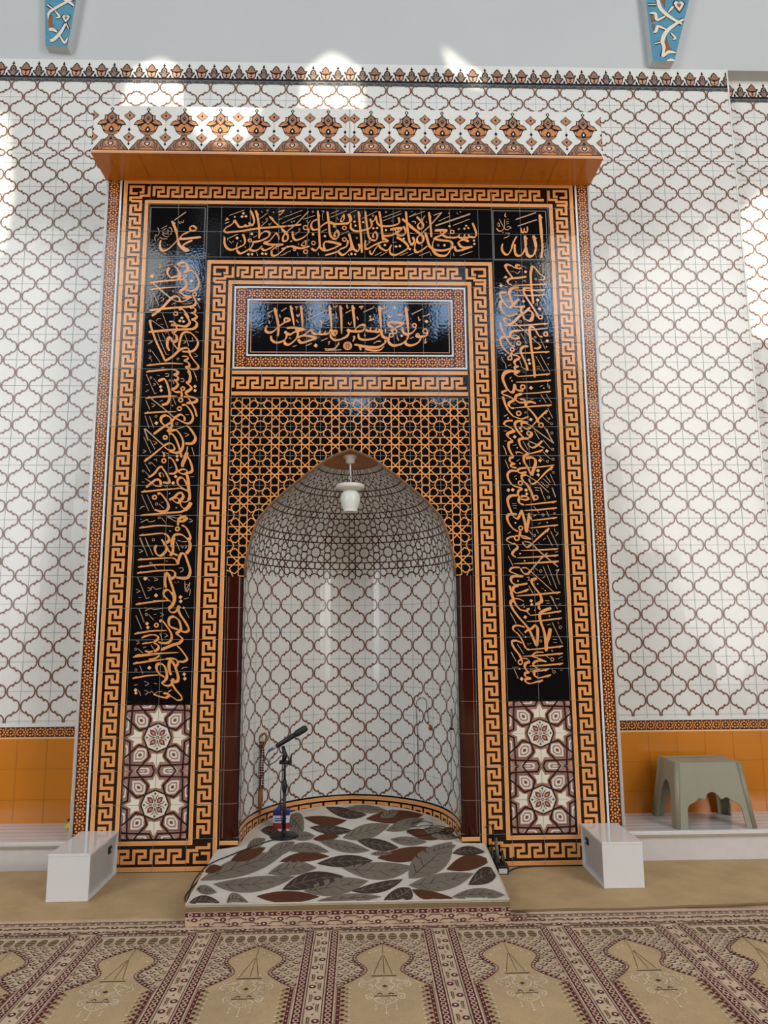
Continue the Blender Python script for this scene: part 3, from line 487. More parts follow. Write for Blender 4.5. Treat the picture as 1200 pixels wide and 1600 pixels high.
CAL_R='''S165:1131,3876 1104,3915 1084,3958 1101,3972 1126,3963|S124:1126,3965 1146,3952 1179,3944 1196,3948|S149:1188,3966 1168,3970 1159,3957 1171,3946|S50:1192,3966 1221,3955 1237,3944|D116:1224,3919|S41:1120,3921 1145,3919 1161,3909|S58:1149,3917 1165,3906 1187,3924|S149:1271,3958 1260,3907 1260,3842 1263,3776 1270,3683|S149:1262,3955 1283,3958 1303,3934 1326,3903 1350,3886 1360,3868|S99:1360,3868 1341,3860 1316,3862|S140:1230,3883 1176,3874 1123,3869 1097,3853 1101,3832 1125,3819|A107:1371,3829 1257,3822 1125,3818|D107:1084,3879|L49:1065,3871 1082,3877|D132:1049,3815|L49:1055,3816 1092,3808|O58:1294,3866 1302,3866|D49:1155,3845|S58:1204,3850 1225,3857|S58:1212,3843 1229,3843|S165:1174,3802 1133,3799 1107,3771 1108,3732 1128,3676 1140,3658|S165:1256,3798 1215,3798 1202,3776|S173:1202,3776 1221,3732 1259,3668 1290,3612 1297,3586|A91:1359,3788 1255,3780 1144,3784|A99:1359,3751 1254,3743 1127,3745|S164:1086,3764 1049,3762 1040,3744 1056,3705 1079,3667 1103,3649|S123:1103,3649 1137,3684 1171,3719|S164:1060,3701 1039,3688 1041,3649 1065,3606 1089,3589|S123:1089,3589 1126,3598 1153,3609|S82:1080,3701 1100,3699 1113,3693|S107:1140,3658 1177,3659 1210,3667|S164:1210,3663 1185,3654 1184,3620 1206,3564|S131:1246,3655 1208,3620 1179,3598 1137,3564|S164:1217,3637 1249,3629 1265,3599 1247,3564|D123:1201,3700|D132:1302,3710|D123:1312,3644|O49:1292,3677 1300,3677|L49:1334,3738 1373,3636|L49:1320,3698 1370,3571|O49:1153,3628 1161,3628|S49:1090,3621 1118,3628|S41:1288,3776 1317,3768 1346,3779|S147:1189,3606 1206,3572 1230,3557|S147:1230,3557 1255,3564 1262,3594 1257,3611|S139:1179,3606 1136,3554 1099,3530 1071,3541 1059,3567 1080,3573|S98:1080,3573 1116,3554 1148,3529 1203,3482 1242,3439 1313,3374|O147:1315,3585 1331,3585|A106:1365,3538 1205,3525 1066,3520|S114:1062,3524 1082,3518|L123:1363,3504 1244,3491 1162,3486|S155:1171,3486 1122,3481 1100,3460 1108,3434 1136,3426 1165,3437|S65:1165,3437 1145,3450 1120,3447|S163:1269,3510 1245,3514 1236,3491 1238,3439 1246,3333 1255,3249 1259,3148|S139:1261,3514 1281,3482 1300,3448 1324,3440|O171:1347,3461 1363,3461|D130:1356,3411|O49:1273,3437 1282,3437|O49:1175,3552 1184,3552|S57:1065,3494 1085,3496|S147:1032,3545 1044,3490 1075,3426 1106,3379 1130,3371|O163:1157,3394 1172,3394|S146:1100,3439 1051,3438 1030,3421 1037,3383 1064,3341 1092,3320|O162:1111,3348 1126,3348|S138:1108,3328 1099,3303 1095,3299|O154:1092,3286 1108,3286|L49:1174,3467 1214,3388|S154:1223,3373 1187,3367 1169,3341 1180,3299 1202,3244 1212,3196|A106:1366,3334 1238,3325 1128,3320|S138:1263,3359 1288,3357 1309,3370|L49:1309,3425 1340,3353|D113:1222,3273|D113:1227,3248|L49:1271,3302 1326,3192|L49:1304,3310 1366,3184|S130:1115,3309 1140,3305 1159,3289 1130,3269|S146:1134,3274 1122,3257 1133,3232 1153,3225|S146:1145,3225 1124,3219 1132,3198 1160,3188|S145:1147,3185 1123,3173 1142,3156|A105:1365,3174 1256,3163 1142,3155|S49:1019,3319 1051,3320|D65:1063,3309|S57:1034,3296 1045,3265 1061,3244 1064,3212|S57:1080,3231 1101,3240|S57:1100,3225 1106,3221|L65:1159,3270 1171,3234|L49:1165,3228 1201,3202|S49:1274,3226 1295,3226|S57:1274,3213 1298,3211|S57:1350,3283 1368,3294|D49:1356,3243|S48:1176,3186 1192,3186|D57:1349,3368|S49:1063,3383 1074,3385|S161:1123,3192 1083,3196 1051,3181 1041,3147|S186:1133,3187 1093,3193 1052,3176 1039,3143 1050,3101 1065,3068 1084,3047|S161:1084,3045 1108,3047 1118,3101|S145:1118,3101 1129,3064 1145,3055 1177,3055|O161:1174,3080 1191,3080|A105:1369,3129 1252,3118 1127,3114|D137:1230,3074|S64:1087,3139 1098,3151|D56:1101,3124|S48:1176,3139 1182,3137|A89:1366,3050 1269,3039 1168,3033|S161:1168,3033 1127,3018 1122,2989 1146,2970|S128:1146,2970 1178,2972 1184,2989 1150,2995|S129:1064,3057 1032,3043 1039,3026 1071,3016 1102,2999|S160:1102,2999 1106,2985 1077,2968 1074,2943|A104:1366,2953 1245,2944 1100,2931|S136:1075,2947 1088,2933 1108,2930|S168:1035,3014 1049,2960 1071,2910 1102,2873|S96:1102,2873 1134,2861 1161,2855 1206,2872|O160:1139,2894 1156,2894|S169:1260,2964 1226,2975 1194,2968 1189,2944|S184:1189,2944 1223,2911 1254,2870 1272,2828|O152:1288,2812 1305,2812|A136:1336,2915 1294,2878 1219,2796|S120:1219,2796 1191,2785 1159,2804 1156,2824 1176,2826|S80:1176,2826 1212,2812 1239,2788|D128:1220,2851|O48:1185,2900 1192,2900|L48:1296,3027 1330,2969|L48:1331,3031 1366,2967|L48:1339,2931 1370,2861|L48:1298,2874 1344,2827|O56:1360,2822 1369,2822|S56:1334,2861 1350,2861 1341,2849|S57:1346,3106 1347,3081 1358,3068 1356,3093|S56:1291,3083 1313,3093|D56:1318,3072|S48:1223,2993 1247,2995|S48:1101,2960 1125,2960|D48:1288,2982|S64:1038,2873 1063,2886|D64:1066,2861|S120:1097,2843 1057,2841 1036,2820 1056,2804|S135:1056,2806 1091,2787 1098,2771|S159:1098,2771 1062,2755 1054,2742|S160:1200,2828 1141,2841 1114,2828 1112,2804 1130,2771 1153,2743|D104:1146,2791|D96:1154,2771|L48:1227,2800 1293,2743|L48:1307,2800 1337,2747|O56:1359,2757 1368,2757|S56:1031,2771 1055,2771|O135:1203,2755 1219,2755|L48:1242,2771 1257,2743|S151:1089,2787 1104,2770 1064,2754 1059,2734 1094,2701|S159:1094,2699 1066,2689 1063,2656 1079,2616 1094,2590|S135:1094,2588 1070,2584 1069,2559 1104,2543|S134:1100,2543 1076,2539 1078,2523 1111,2517|D127:1106,2730|S167:1117,2787 1139,2754 1166,2725|S80:1162,2723 1186,2721 1210,2726|S135:1206,2726 1223,2746 1220,2766|S159:1202,2719 1154,2717 1134,2705 1144,2665 1167,2636 1198,2614|A111:1294,2640 1246,2624 1194,2612|S159:1194,2612 1165,2596 1164,2559 1186,2519 1208,2467|S174:1177,2582 1209,2588 1236,2576 1239,2543 1221,2495 1212,2463|S119:1293,2703 1264,2677 1231,2656 1204,2665 1195,2689|L95:1205,2699 1248,2679 1303,2652|L64:1242,2772 1273,2711|L88:1240,2787 1298,2742 1370,2685|L96:1324,2787 1342,2738 1366,2689|L48:1297,2711 1346,2646|D127:1320,2632|O64:1360,2644 1369,2644|L48:1294,2626 1343,2576|O64:1359,2576 1368,2576|D127:1271,2567|L48:1257,2606 1299,2565|O63:1321,2561 1329,2561|L48:1161,2701 1191,2640|S103:1111,2628 1115,2612|S79:1107,2624 1135,2624 1158,2614|A87:1365,2535 1270,2523 1178,2517|S134:1178,2517 1131,2511 1118,2495 1137,2481 1177,2489|A135:1357,2525 1308,2487 1246,2423|S103:1246,2423 1217,2407 1198,2419 1191,2443|L71:1145,2467 1176,2467 1246,2423 1322,2349|S150:1176,2469 1145,2463 1148,2435 1178,2399 1203,2347|D127:1255,2498|D119:1255,2469|O48:1358,2485 1366,2485|L47:1305,2463 1336,2415|L47:1335,2475 1367,2395|S47:1313,2439 1333,2431|S48:1093,2669 1117,2677|D56:1120,2654|S47:1113,2563 1133,2574|D63:1134,2547|L63:1036,2572 1058,2511|S142:1114,2493 1075,2497 1050,2475 1053,2439 1076,2403 1106,2387|S118:1106,2387 1138,2379 1145,2371|O150:1133,2413 1149,2413|S134:1145,2371 1121,2363 1115,2347|D126:1051,2365|D126:1080,2367|D118:1169,2365|S55:1228,2383 1252,2381|S55:1232,2367 1255,2363|L55:1266,2383 1278,2347|S63:1025,2669 1040,2636 1045,2608|S48:1032,2701 1050,2701|O47:1313,2391 1321,2391|S47:1093,2455 1109,2465|D55:1106,2441|L47:1271,2423 1300,2393|L47:1286,2443 1332,2399|S134:1143,2372 1119,2360 1114,2337 1125,2313|S157:1125,2313 1117,2297 1124,2277 1151,2265|A102:1370,2288 1261,2275 1155,2264|S126:1133,2317 1145,2325 1173,2321 1184,2307 1160,2299 1133,2305|D110:1173,2339|S165:1172,2412 1198,2368 1212,2325 1223,2293|O134:1233,2315 1249,2315|S165:1110,2329 1067,2327 1045,2305 1049,2262 1063,2222 1078,2191|S141:1078,2187 1105,2173 1125,2206 1134,2230|S172:1134,2230 1144,2190 1154,2143 1160,2081|S164:1160,2081 1174,2143 1184,2210|S117:1180,2206 1194,2174 1202,2161|A94:1369,2180 1276,2168 1198,2160|A102:1370,2245 1259,2233 1153,2228|A94:1373,2130 1274,2119 1184,2110|S55:1073,2273 1100,2273|S55:1074,2259 1104,2261|S55:1080,2244 1103,2244|S156:1102,2202 1055,2202 1037,2187 1045,2147 1071,2108 1105,2087|O133:1124,2110 1139,2110|S140:1121,2092 1116,2065 1116,2057|O156:1096,2044 1114,2044|S101:1124,2065 1135,2045 1185,2039 1155,2053 1132,2059|S93:1077,2055 1042,2046 1029,2028 1056,2011 1083,2003|A133:1313,2107 1252,2057 1196,2006|S109:1196,2006 1164,1983 1141,1999 1134,2018|L86:1146,2022 1180,2014 1218,1983|L47:1262,2384 1295,2293|S47:1226,2382 1254,2378|S47:1229,2364 1257,2360|L87:1344,2382 1365,2318|O55:1318,2316 1327,2316|L47:1217,2255 1251,2208|S63:1211,2190 1231,2198|O55:1276,2198 1285,2198|L55:1300,2223 1316,2186|O47:1353,2208 1360,2208|D70:1090,2145|S47:1240,2135 1260,2147|D55:1301,2147|S55:1348,2107 1351,2088 1370,2076 1354,2056|L55:1297,2061 1329,1990|L55:1322,2088 1366,1986|S55:1269,2029 1287,2043|L55:1227,2100 1241,2074|L47:1176,2096 1198,2065|O55:1215,2061 1223,2061|S47:1035,2073 1058,2085|S47:1237,2016 1246,2002 1262,1998|S132:1075,2012 1098,1988 1093,1973 1070,1957|S155:1070,1957 1063,1934 1084,1917|A101:1366,1929 1247,1920 1091,1913|A93:1366,1972 1249,1964 1120,1961|L101:1196,2004 1229,1968 1274,1926 1360,1854|A116:1366,1889 1245,1881 1069,1874|L117:1294,1943 1246,1903 1177,1826|S116:1177,1826 1157,1807 1134,1811 1119,1830 1116,1845|S85:1124,1847 1151,1847 1173,1830 1240,1768 1330,1683|L47:1036,2000 1050,1965|D62:1114,1940|D62:1142,1893|L54:1035,1923 1064,1861|L46:1262,1856 1309,1733|L47:1293,1864 1346,1710|S54:1344,1827 1367,1836 1351,1813 1353,1783 1367,1737|S54:1345,1949 1365,1954|O54:1245,1826 1255,1826|L39:1209,1847 1227,1829|S54:1256,1779 1272,1791|S108:1108,1849 1058,1848 1042,1826 1061,1815 1099,1799 1129,1790|S154:1129,1790 1068,1792 1048,1777 1055,1750 1077,1736|S116:1077,1736 1116,1738 1155,1745|S154:1096,1731 1065,1723 1061,1700 1079,1681|A116:1161,1707 1122,1692 1079,1681|S54:1152,1784 1168,1787 1163,1768|S54:1155,1763 1179,1766|D69:1094,1762|S162:1218,1776 1186,1768 1186,1745 1207,1711 1233,1676 1243,1646 1239,1627|A108:1368,1687 1217,1673 1077,1664|L54:1162,1730 1187,1682|S154:1037,1731 1049,1689 1059,1647 1066,1628|S77:1066,1647 1101,1643 1127,1628|D54:1222,1741|S54:1246,1714 1261,1707|D46:1270,1697|S54:1298,1661 1313,1657 1323,1626|S54:1336,1645 1359,1643|S162:1224,1689 1241,1655 1244,1628 1221,1617|S138:1201,1609 1224,1613 1223,1583 1234,1579|S161:1043,1690 1057,1644 1078,1602 1100,1576|S107:1100,1576 1138,1568 1162,1583|S176:1056,1637 1040,1622 1051,1584 1087,1531 1135,1474 1163,1429 1198,1343|S137:1149,1448 1125,1429|S130:1145,1444 1172,1455 1196,1477|S168:1196,1477 1210,1455 1208,1406 1200,1343|S115:1154,1583 1146,1564 1164,1541|A100:1368,1565 1272,1550 1164,1538|A92:1370,1520 1251,1505 1139,1499|D115:1175,1632|D107:1178,1608|D122:1132,1527|S169:1304,1584 1253,1567 1229,1545 1231,1500 1248,1447 1257,1394 1260,1309|S199:1292,1454 1281,1402 1264,1365 1260,1312|S115:1127,1463 1085,1474 1054,1467 1053,1445 1083,1418 1108,1377 1125,1332|A99:1370,1341 1262,1329 1140,1319|S129:1122,1343 1133,1325 1152,1319|S129:1104,1362 1070,1377 1043,1374 1043,1351 1064,1318 1089,1280|L54:1036,1557 1072,1486|L38:1079,1454 1117,1410|L53:1073,1357 1113,1295|L54:1303,1662 1346,1578|L54:1306,1493 1366,1356|S54:1267,1632 1294,1631|S54:1274,1616 1298,1616|S53:1307,1383 1333,1383|S61:1310,1364 1332,1364|O54:1358,1461 1368,1461|L46:1344,1495 1349,1480|S54:1337,1643 1360,1644|S54:1355,1608 1370,1612|S61:1105,1598 1128,1612|D54:1128,1593|D54:1198,1570|S54:1272,1475 1296,1482|O46:1228,1374 1236,1374|D54:1290,1533|D53:1298,1312|D69:1130,1400|S53:1142,1362 1145,1347|S46:1153,1356 1165,1360|L53:1035,1303 1044,1281|S76:1165,1283 1197,1302 1242,1303|S175:1039,1358 1060,1320 1086,1287 1100,1253|O136:1090,1241 1106,1241|S83:1108,1266 1134,1261 1152,1242|S152:1152,1242 1126,1235 1117,1213 1128,1190 1146,1176|S136:1146,1176 1119,1172 1122,1150 1156,1139|S136:1156,1137 1122,1135 1121,1117 1147,1106|A113:1231,1127 1197,1118 1147,1106|A99:1367,1295 1241,1284 1108,1278|S76:1165,1279 1189,1301 1219,1304 1242,1302|S91:1165,1277 1210,1264 1259,1243|S129:1259,1243 1217,1251 1183,1242 1174,1223 1196,1201|A99:1365,1231 1258,1221 1148,1216|A114:1272,1198 1230,1188 1199,1186|S159:1215,1190 1180,1183 1179,1157 1201,1142|A106:1284,1160 1243,1149 1198,1140|O76:1297,1257 1309,1257|L46:1256,1280 1282,1263|L53:1033,1306 1062,1248|L53:1047,1202 1073,1138|D128:1095,1136|O53:1160,1188 1169,1188|D68:1083,1199|S45:1036,1210 1075,1210|S53:1295,1200 1294,1189|O53:1305,1178 1315,1178|S53:1335,1261 1363,1275|S53:1358,1255 1365,1248|S53:1345,1187 1361,1190'''
CAL_C='''S163:-521,3640 -502,3565 -491,3489 -497,3435|S143:-518,3640 -505,3613|S153:-415,3549 -445,3538 -491,3505 -531,3467 -566,3464 -579,3483 -570,3513|S132:-451,3538 -448,3565 -420,3560 -415,3546|A154:-411,3657 -395,3576 -384,3511|S153:-435,3495 -384,3498 -312,3485|S153:-312,3485 -378,3468 -414,3449 -450,3468|S142:-447,3473 -434,3446 -449,3409 -499,3390 -535,3408 -541,3440|A154:-340,3658 -331,3576 -328,3495|S163:-374,3501 -358,3458 -373,3414 -418,3377 -446,3385 -446,3403|S142:-363,3425 -317,3442 -230,3426|S163:-230,3426 -296,3399 -337,3391 -357,3415|S132:-357,3425 -317,3447 -271,3485|S133:-271,3485 -246,3453 -215,3458 -205,3480|S133:-215,3453 -185,3453 -169,3475|S143:-185,3453 -149,3459 -134,3491|A164:-145,3659 -134,3567 -129,3486|S153:-134,3491 -113,3448 -98,3453 -98,3475 -123,3475|S133:-134,3459 -133,3432 -103,3410 -52,3421 -16,3454|A164:-70,3660 -62,3567 -60,3454|D142:-236,3370|L82:-569,3597 -533,3621|L82:-475,3616 -439,3641|L82:-293,3555 -163,3626|S71:-564,3591 -548,3575|S71:-543,3591 -558,3572|S71:-558,3548 -552,3526|S71:-487,3594 -479,3570|S72:-380,3647 -365,3647 -375,3630|S72:-370,3592 -357,3579 -349,3601|S71:-369,3555 -356,3533|S72:-283,3650 -273,3631 -258,3650|S72:-278,3609 -267,3588|S72:-222,3650 -199,3653 -211,3637|S72:-252,3544 -241,3526|S72:-206,3555 -193,3534 -175,3556|S72:-195,3534 -198,3501|S72:-114,3648 -91,3659 -104,3640|S72:-98,3610 -98,3570 -88,3578|S72:-27,3665 -21,3638|S71:-197,3405 -174,3415 -156,3424|S71:-154,3394 -141,3399 -151,3375|L71:-392,3361 -364,3372|L81:-306,3367 -263,3386|S71:-418,3425 -403,3420|L72:-34,3605 -14,3616|L102:-171,3346 -113,3346 -77,3384|S71:-174,3351 -164,3332|S122:-153,3341 -103,3351 -77,3394|L71:-164,3335 -62,3341|O164:-19,3369 -5,3369|O120:-19,3369 9,3369|S142:22,3441 27,3424 16,3401|S120:27,3378 60,3372 71,3338|S175:55,3372 126,3361 191,3361 235,3390 241,3413|S131:98,3349 164,3335 207,3344 230,3367|S142:-22,3487 -11,3464 -22,3435 -55,3423|A176:14,3662 25,3568 30,3499|S142:22,3470 49,3505 82,3522 104,3511|S165:104,3511 77,3476 0,3476 -22,3487|S132:55,3458 60,3424 98,3413 164,3424 203,3453|S143:104,3488 126,3476 143,3505|S143:131,3476 164,3476 187,3505|S143:159,3476 197,3471 197,3494|A177:198,3657 206,3570 211,3488|S165:211,3488 219,3442 252,3425 274,3442|O165:302,3474 320,3474|O132:280,3448 296,3448|S165:253,3535 286,3541 368,3533|S165:368,3533 313,3500 274,3477|S154:258,3529 269,3512 296,3500|S154:263,3436 263,3396 295,3373 350,3385 389,3420 398,3466|A188:381,3652 391,3571 398,3466|S154:357,3506 362,3472 384,3454 423,3466 453,3501|O154:440,3518 455,3518|O154:514,3478 532,3478|S165:533,3467 516,3444 466,3437 450,3449|O132:461,3449 474,3449|S154:486,3438 466,3397 416,3374 380,3385 378,3408|D133:524,3548|L88:422,3600 500,3641|L88:496,3583 549,3601|D99:351,3443|S77:468,3583 474,3554 485,3565|S77:516,3426 510,3391 526,3403|L77:408,3423 433,3434|S77:137,3572 148,3552|D77:136,3581|D77:135,3555|D77:157,3563|L77:231,3608 278,3631|S77:204,3651 220,3640 254,3649|D55:234,3654|S99:259,3590 275,3576 289,3596|D122:303,3646|S77:325,3599 352,3588 355,3605|S77:336,3585 344,3599|L88:88,3613 163,3648|S110:60,3650 83,3653 71,3633|S77:44,3580 55,3557|S66:-17,3539 -3,3522 8,3542|S77:-22,3667 -22,3644 -11,3650|L77:-33,3606 3,3627|S77:158,3387 180,3401 208,3404|S77:239,3494 241,3471 236,3468|S77:318,3437 329,3408|S77:99,3459 98,3441 107,3447'''
CAL_T='''S139:-664,4366 -646,4297 -637,4222 -635,4160|S82:-660,4364 -643,4328|S139:-701,4363 -684,4328 -673,4284 -682,4252|S139:-678,4253 -699,4257 -707,4274|S139:-699,4255 -723,4243 -739,4256|S131:-731,4245 -772,4238 -792,4260 -810,4291|S122:-810,4291 -825,4260 -865,4233 -879,4211 -864,4195|S138:-872,4195 -763,4207 -641,4229 -437,4248|L57:-847,4324 -742,4367|D106:-749,4341|D106:-758,4316|D106:-731,4319|D74:-809,4313|S57:-871,4299 -855,4295|D65:-861,4302|L81:-876,4262 -846,4277|L82:-875,4286 -848,4297|A115:-567,4320 -519,4267 -436,4193|S123:-561,4316 -540,4296|D106:-687,4186|D114:-789,4154|S130:-750,4185 -735,4146 -736,4111 -768,4089 -792,4075|S138:-875,4158 -874,4114 -857,4079 -824,4066 -788,4080|O122:-700,4138 -687,4138|S146:-684,4124 -631,4134 -578,4161 -563,4187 -575,4207|S122:-575,4207 -600,4205 -628,4182 -639,4151|S138:-675,4116 -695,4080 -739,4049 -767,4040 -788,4062|S65:-788,4062 -791,4097 -783,4124|S138:-703,4072 -670,4059 -638,4072 -614,4099|S138:-618,4081 -597,4064 -557,4082 -533,4099|S146:-606,4121 -557,4108 -467,4109|S130:-602,4125 -566,4134 -538,4170 -518,4197|S98:-518,4197 -501,4170 -499,4144|S122:-468,4113 -516,4091 -548,4064|S138:-548,4064 -544,4029 -515,4029 -475,4060 -435,4100|S57:-544,4064 -556,4047|D105:-708,4034|D105:-683,4035|D106:-611,4040|D106:-586,4038|O49:-580,4365 -572,4365|L57:-634,4302 -580,4345|O49:-585,4298 -577,4298|L57:-625,4244 -581,4287|S57:-572,4267 -564,4254 -554,4272|S57:-623,4360 -617,4347|S57:-617,4280 -611,4271|D57:-539,4352|S107:-506,4354 -467,4366 -487,4339 -503,4330|L66:-505,4294 -438,4328|L66:-478,4266 -437,4288|L65:-855,4149 -783,4185|S57:-855,4149 -852,4136|S57:-842,4132 -825,4114|D49:-816,4128|L65:-676,4160 -650,4175|S57:-767,4137 -759,4124|S57:-882,4167 -875,4158|S57:-734,4093 -727,4080|S57:-652,4050 -643,4024|S57:-520,4082 -508,4073|S57:-487,4028 -458,4034 -438,4050|S134:-481,4242 -420,4251 -345,4260|L93:-294,4362 -378,4265 -455,4195|S144:-455,4195 -470,4164 -467,4136 -441,4142 -434,4176|S134:-434,4176 -460,4203 -481,4225|L52:-482,4306 -336,4370|L52:-477,4270 -346,4333|S52:-417,4285 -404,4271|D52:-394,4285|L52:-332,4300 -247,4331|S62:-306,4294 -296,4272 -280,4292|D41:-418,4358|O47:-263,4359 -256,4359|S52:-296,4272 -300,4199|O134:-314,4238 -296,4238|S134:-293,4233 -295,4199 -326,4165 -377,4143 -400,4165 -404,4209|S145:-229,4368 -221,4273 -217,4166 -212,4083|S104:-229,4362 -216,4323|S145:-162,4363 -151,4273 -145,4201 -130,4162|S134:-130,4159 -99,4156 -81,4185 -94,4218 -112,4190 -109,4168|S135:-234,4301 -265,4283 -275,4250 -259,4222 -223,4228|S145:-223,4228 -197,4256 -161,4279 -130,4279|S155:-140,4279 -109,4268 -37,4272 0,4286 2,4314 -13,4345|O124:-112,4251 -103,4251|S104:-47,4342 -68,4297 -57,4286 -45,4308 -47,4342|O124:-42,4238 -27,4238|L52:-141,4344 -81,4370|L52:-141,4316 -24,4370|S52:-94,4319 -86,4296|S62:-203,4363 -185,4363 -198,4340|S52:-198,4340 -192,4290|L62:-202,4206 -164,4228|D103:-178,4175|D103:-261,4188|S123:-479,4075 -448,4087 -412,4098|S144:-412,4098 -345,4082 -284,4099|O123:-389,4073 -379,4073|O123:-312,4057 -296,4057|S93:-310,4143 -341,4110 -325,4099 -312,4110 -310,4143|S134:-273,4083 -242,4066 -217,4100|O113:-258,4122 -243,4122|S134:-217,4100 -201,4078 -170,4067 -119,4084 -67,4112|S155:-62,4112 -119,4128 -160,4134|S134:-160,4134 -181,4128 -186,4100 -176,4067|O134:-42,4151 -27,4151|S134:-18,4146 -26,4101 -67,4079 -98,4056 -175,4031|S145:-11,4196 2,4146 10,4080|S145:5,4096 -26,4052 -57,4035 -83,4057|L52:-68,4187 -11,4216|D72:-413,4134|O46:-357,4226 -351,4226|L52:-390,4182 -352,4215|S51:-364,4121 -359,4107|D41:-291,4144|S51:-420,4065 -417,4054|S51:-478,4028 -448,4048 -417,4059|S51:-368,4049 -363,4027|S51:-224,4050 -222,4028|S52:-16,4041 -8,4030|D82:7,4046|S135:-13,4342 -3,4303 -13,4275 -34,4269|D94:29,4286|D93:36,4256|D94:89,4283|S135:5,4275 2,4241 23,4219 59,4214|S145:59,4214 122,4231 148,4254 148,4288|S146:57,4366 65,4276 75,4164 80,4053|S115:57,4363 70,4326|S136:104,4366 114,4276 127,4181 142,4153|S124:142,4150 178,4148 189,4182 174,4209 158,4187 163,4165|S125:138,4310 148,4288 169,4299 179,4327|S125:179,4333 190,4277 210,4255|S146:203,4367 216,4277 225,4182 230,4148|S104:203,4364 213,4333|S135:210,4255 278,4255 341,4278 338,4323|L52:0,4354 44,4374|L52:78,4309 190,4370|O52:159,4333 166,4333|L52:229,4319 355,4372|L52:229,4294 360,4352|O52:251,4362 258,4362|S63:289,4297 296,4292|D94:249,4224|S145:225,4182 272,4182 319,4200|S177:278,4227 330,4239 366,4239|S156:366,4239 335,4211 314,4211|O104:324,4228 338,4228|S135:319,4200 350,4183 381,4195 387,4223 372,4256|S145:106,4147 101,4103 116,4081 173,4114 225,4137|S145:225,4137 266,4138|S125:225,4171 246,4154 267,4140|D94:161,4237|D94:188,4240|D104:241,4112|S114:199,4115 173,4081 152,4042 137,4053 137,4070|S124:199,4115 214,4087 256,4071 287,4115|S124:287,4113 276,4082 276,4049|S145:276,4049 317,4038 396,4083 401,4111|S145:401,4111 370,4144 324,4172|D94:374,4161|D104:319,4101|D104:346,4105|D104:415,4083|S146:391,4369 398,4279 407,4184 417,4128|S135:417,4122 438,4117 446,4150 436,4173|S136:364,4312 408,4273 460,4223|L52:412,4327 462,4356|S63:432,4291 455,4291 458,4274|S52:428,4367 438,4370|S62:418,4206 439,4201|O52:45,4163 52,4163|L52:170,4031 219,4059|L52:209,4031 256,4060|L52:346,4033 403,4058|L52:400,4033 442,4053|S145:-10,4196 8,4124 23,4080|S134:23,4080 49,4063 64,4091 57,4119|S134:23,4080 -8,4068 -34,4046|D93:8,4041|D93:34,4041|L52:106,4103 142,4136|O47:131,4139 137,4139|S52:292,4132 324,4135|S52:298,4160 298,4143|S52:-16,4041 -10,4030|S52:26,4337 28,4315|S135:453,4084 458,4061|S52:78,4360 83,4355|S146:416,4257 452,4229 493,4196|S146:493,4196 511,4173 508,4140 482,4128 467,4145 472,4173 493,4196|L104:493,4196 557,4258 645,4363|L73:587,4340 645,4363|S147:554,4365 563,4281 569,4174|S105:554,4362 566,4326|S125:467,4328 490,4305 511,4297|L84:527,4337 495,4291|S136:495,4291 474,4263 484,4238 510,4246 510,4274 495,4294|L136:599,4261 731,4310 847,4354|L52:620,4295 705,4338|L63:724,4265 841,4314|S63:692,4361 700,4350|S53:750,4364 760,4350|D47:777,4368|D89:816,4263|D89:803,4241|D89:831,4245|D105:698,4259|O47:763,4238 770,4238|S177:593,4225 645,4228 682,4225|S146:682,4225 639,4191 592,4169|O104:645,4214 659,4214|S136:639,4197 676,4175 712,4175|O136:716,4215 731,4215|S136:712,4170 749,4176 770,4198|S125:759,4176 790,4170 807,4199|S125:801,4176 827,4171 833,4199|S136:832,4182 874,4177 885,4211 861,4286|S135:581,4163 633,4152 696,4147|S136:696,4147 716,4125 705,4091|S83:587,4157 576,4124 578,4090|S156:525,4210 540,4157 554,4107 585,4079|S156:585,4079 647,4074 705,4091 731,4108|S166:575,4085 595,4051 631,4035 673,4041 705,4086|S146:731,4108 741,4075 788,4081 856,4107|S146:856,4104 788,4098 758,4131 774,4153|S146:774,4153 800,4157 831,4143|D89:868,4152|D94:870,4126|S146:539,4107 497,4073 460,4059 448,4084|S93:448,4084 456,4128 472,4151|L62:481,4034 556,4065|L62:766,4036 856,4070|O52:615,4113 623,4113|D104:659,4114|S52:559,4057 564,4035|S62:720,4058 725,4033|S125:441,4173 446,4134 420,4122|S52:432,4291 453,4291 456,4279|S52:532,4294 539,4283|S62:492,4115 508,4112|L52:417,4327 525,4371|D83:414,4083'''
CAL_N='''A175:-1242,4278 -1211,4202 -1199,4138|S154:-1199,4145 -1190,4107 -1168,4077 -1133,4051|S139:-1133,4051 -1119,4059|S167:-1117,4057 -1155,4078 -1159,4096 -1135,4116 -1097,4135|S161:-1188,4145 -1143,4146 -1038,4160|S133:-1188,4145 -1165,4176 -1131,4195 -1110,4207|S112:-1110,4207 -1118,4230 -1097,4243 -1069,4223|S119:-1069,4223 -1082,4209 -1110,4207|S140:-1202,4134 -1232,4096 -1266,4065 -1297,4056 -1315,4076 -1319,4106 -1314,4133|L84:-1227,4284 -1148,4348|S56:-1195,4275 -1189,4261 -1179,4263|S56:-1183,4275 -1165,4267 -1164,4286|L49:-1314,4220 -1276,4243|L49:-1304,4207 -1277,4224|S56:-1340,4227 -1330,4205 -1329,4182 -1343,4159|S56:-1357,4174 -1346,4170 -1356,4155 -1352,4125|S56:-1341,4129 -1318,4155 -1307,4144 -1269,4145|S56:-1306,4194 -1284,4182 -1267,4194 -1271,4213|S56:-1268,4213 -1266,4175|S56:-1265,4224 -1251,4228 -1240,4206 -1249,4183|S56:-1256,4175 -1239,4183|S49:-1309,4182 -1283,4160 -1256,4167'''
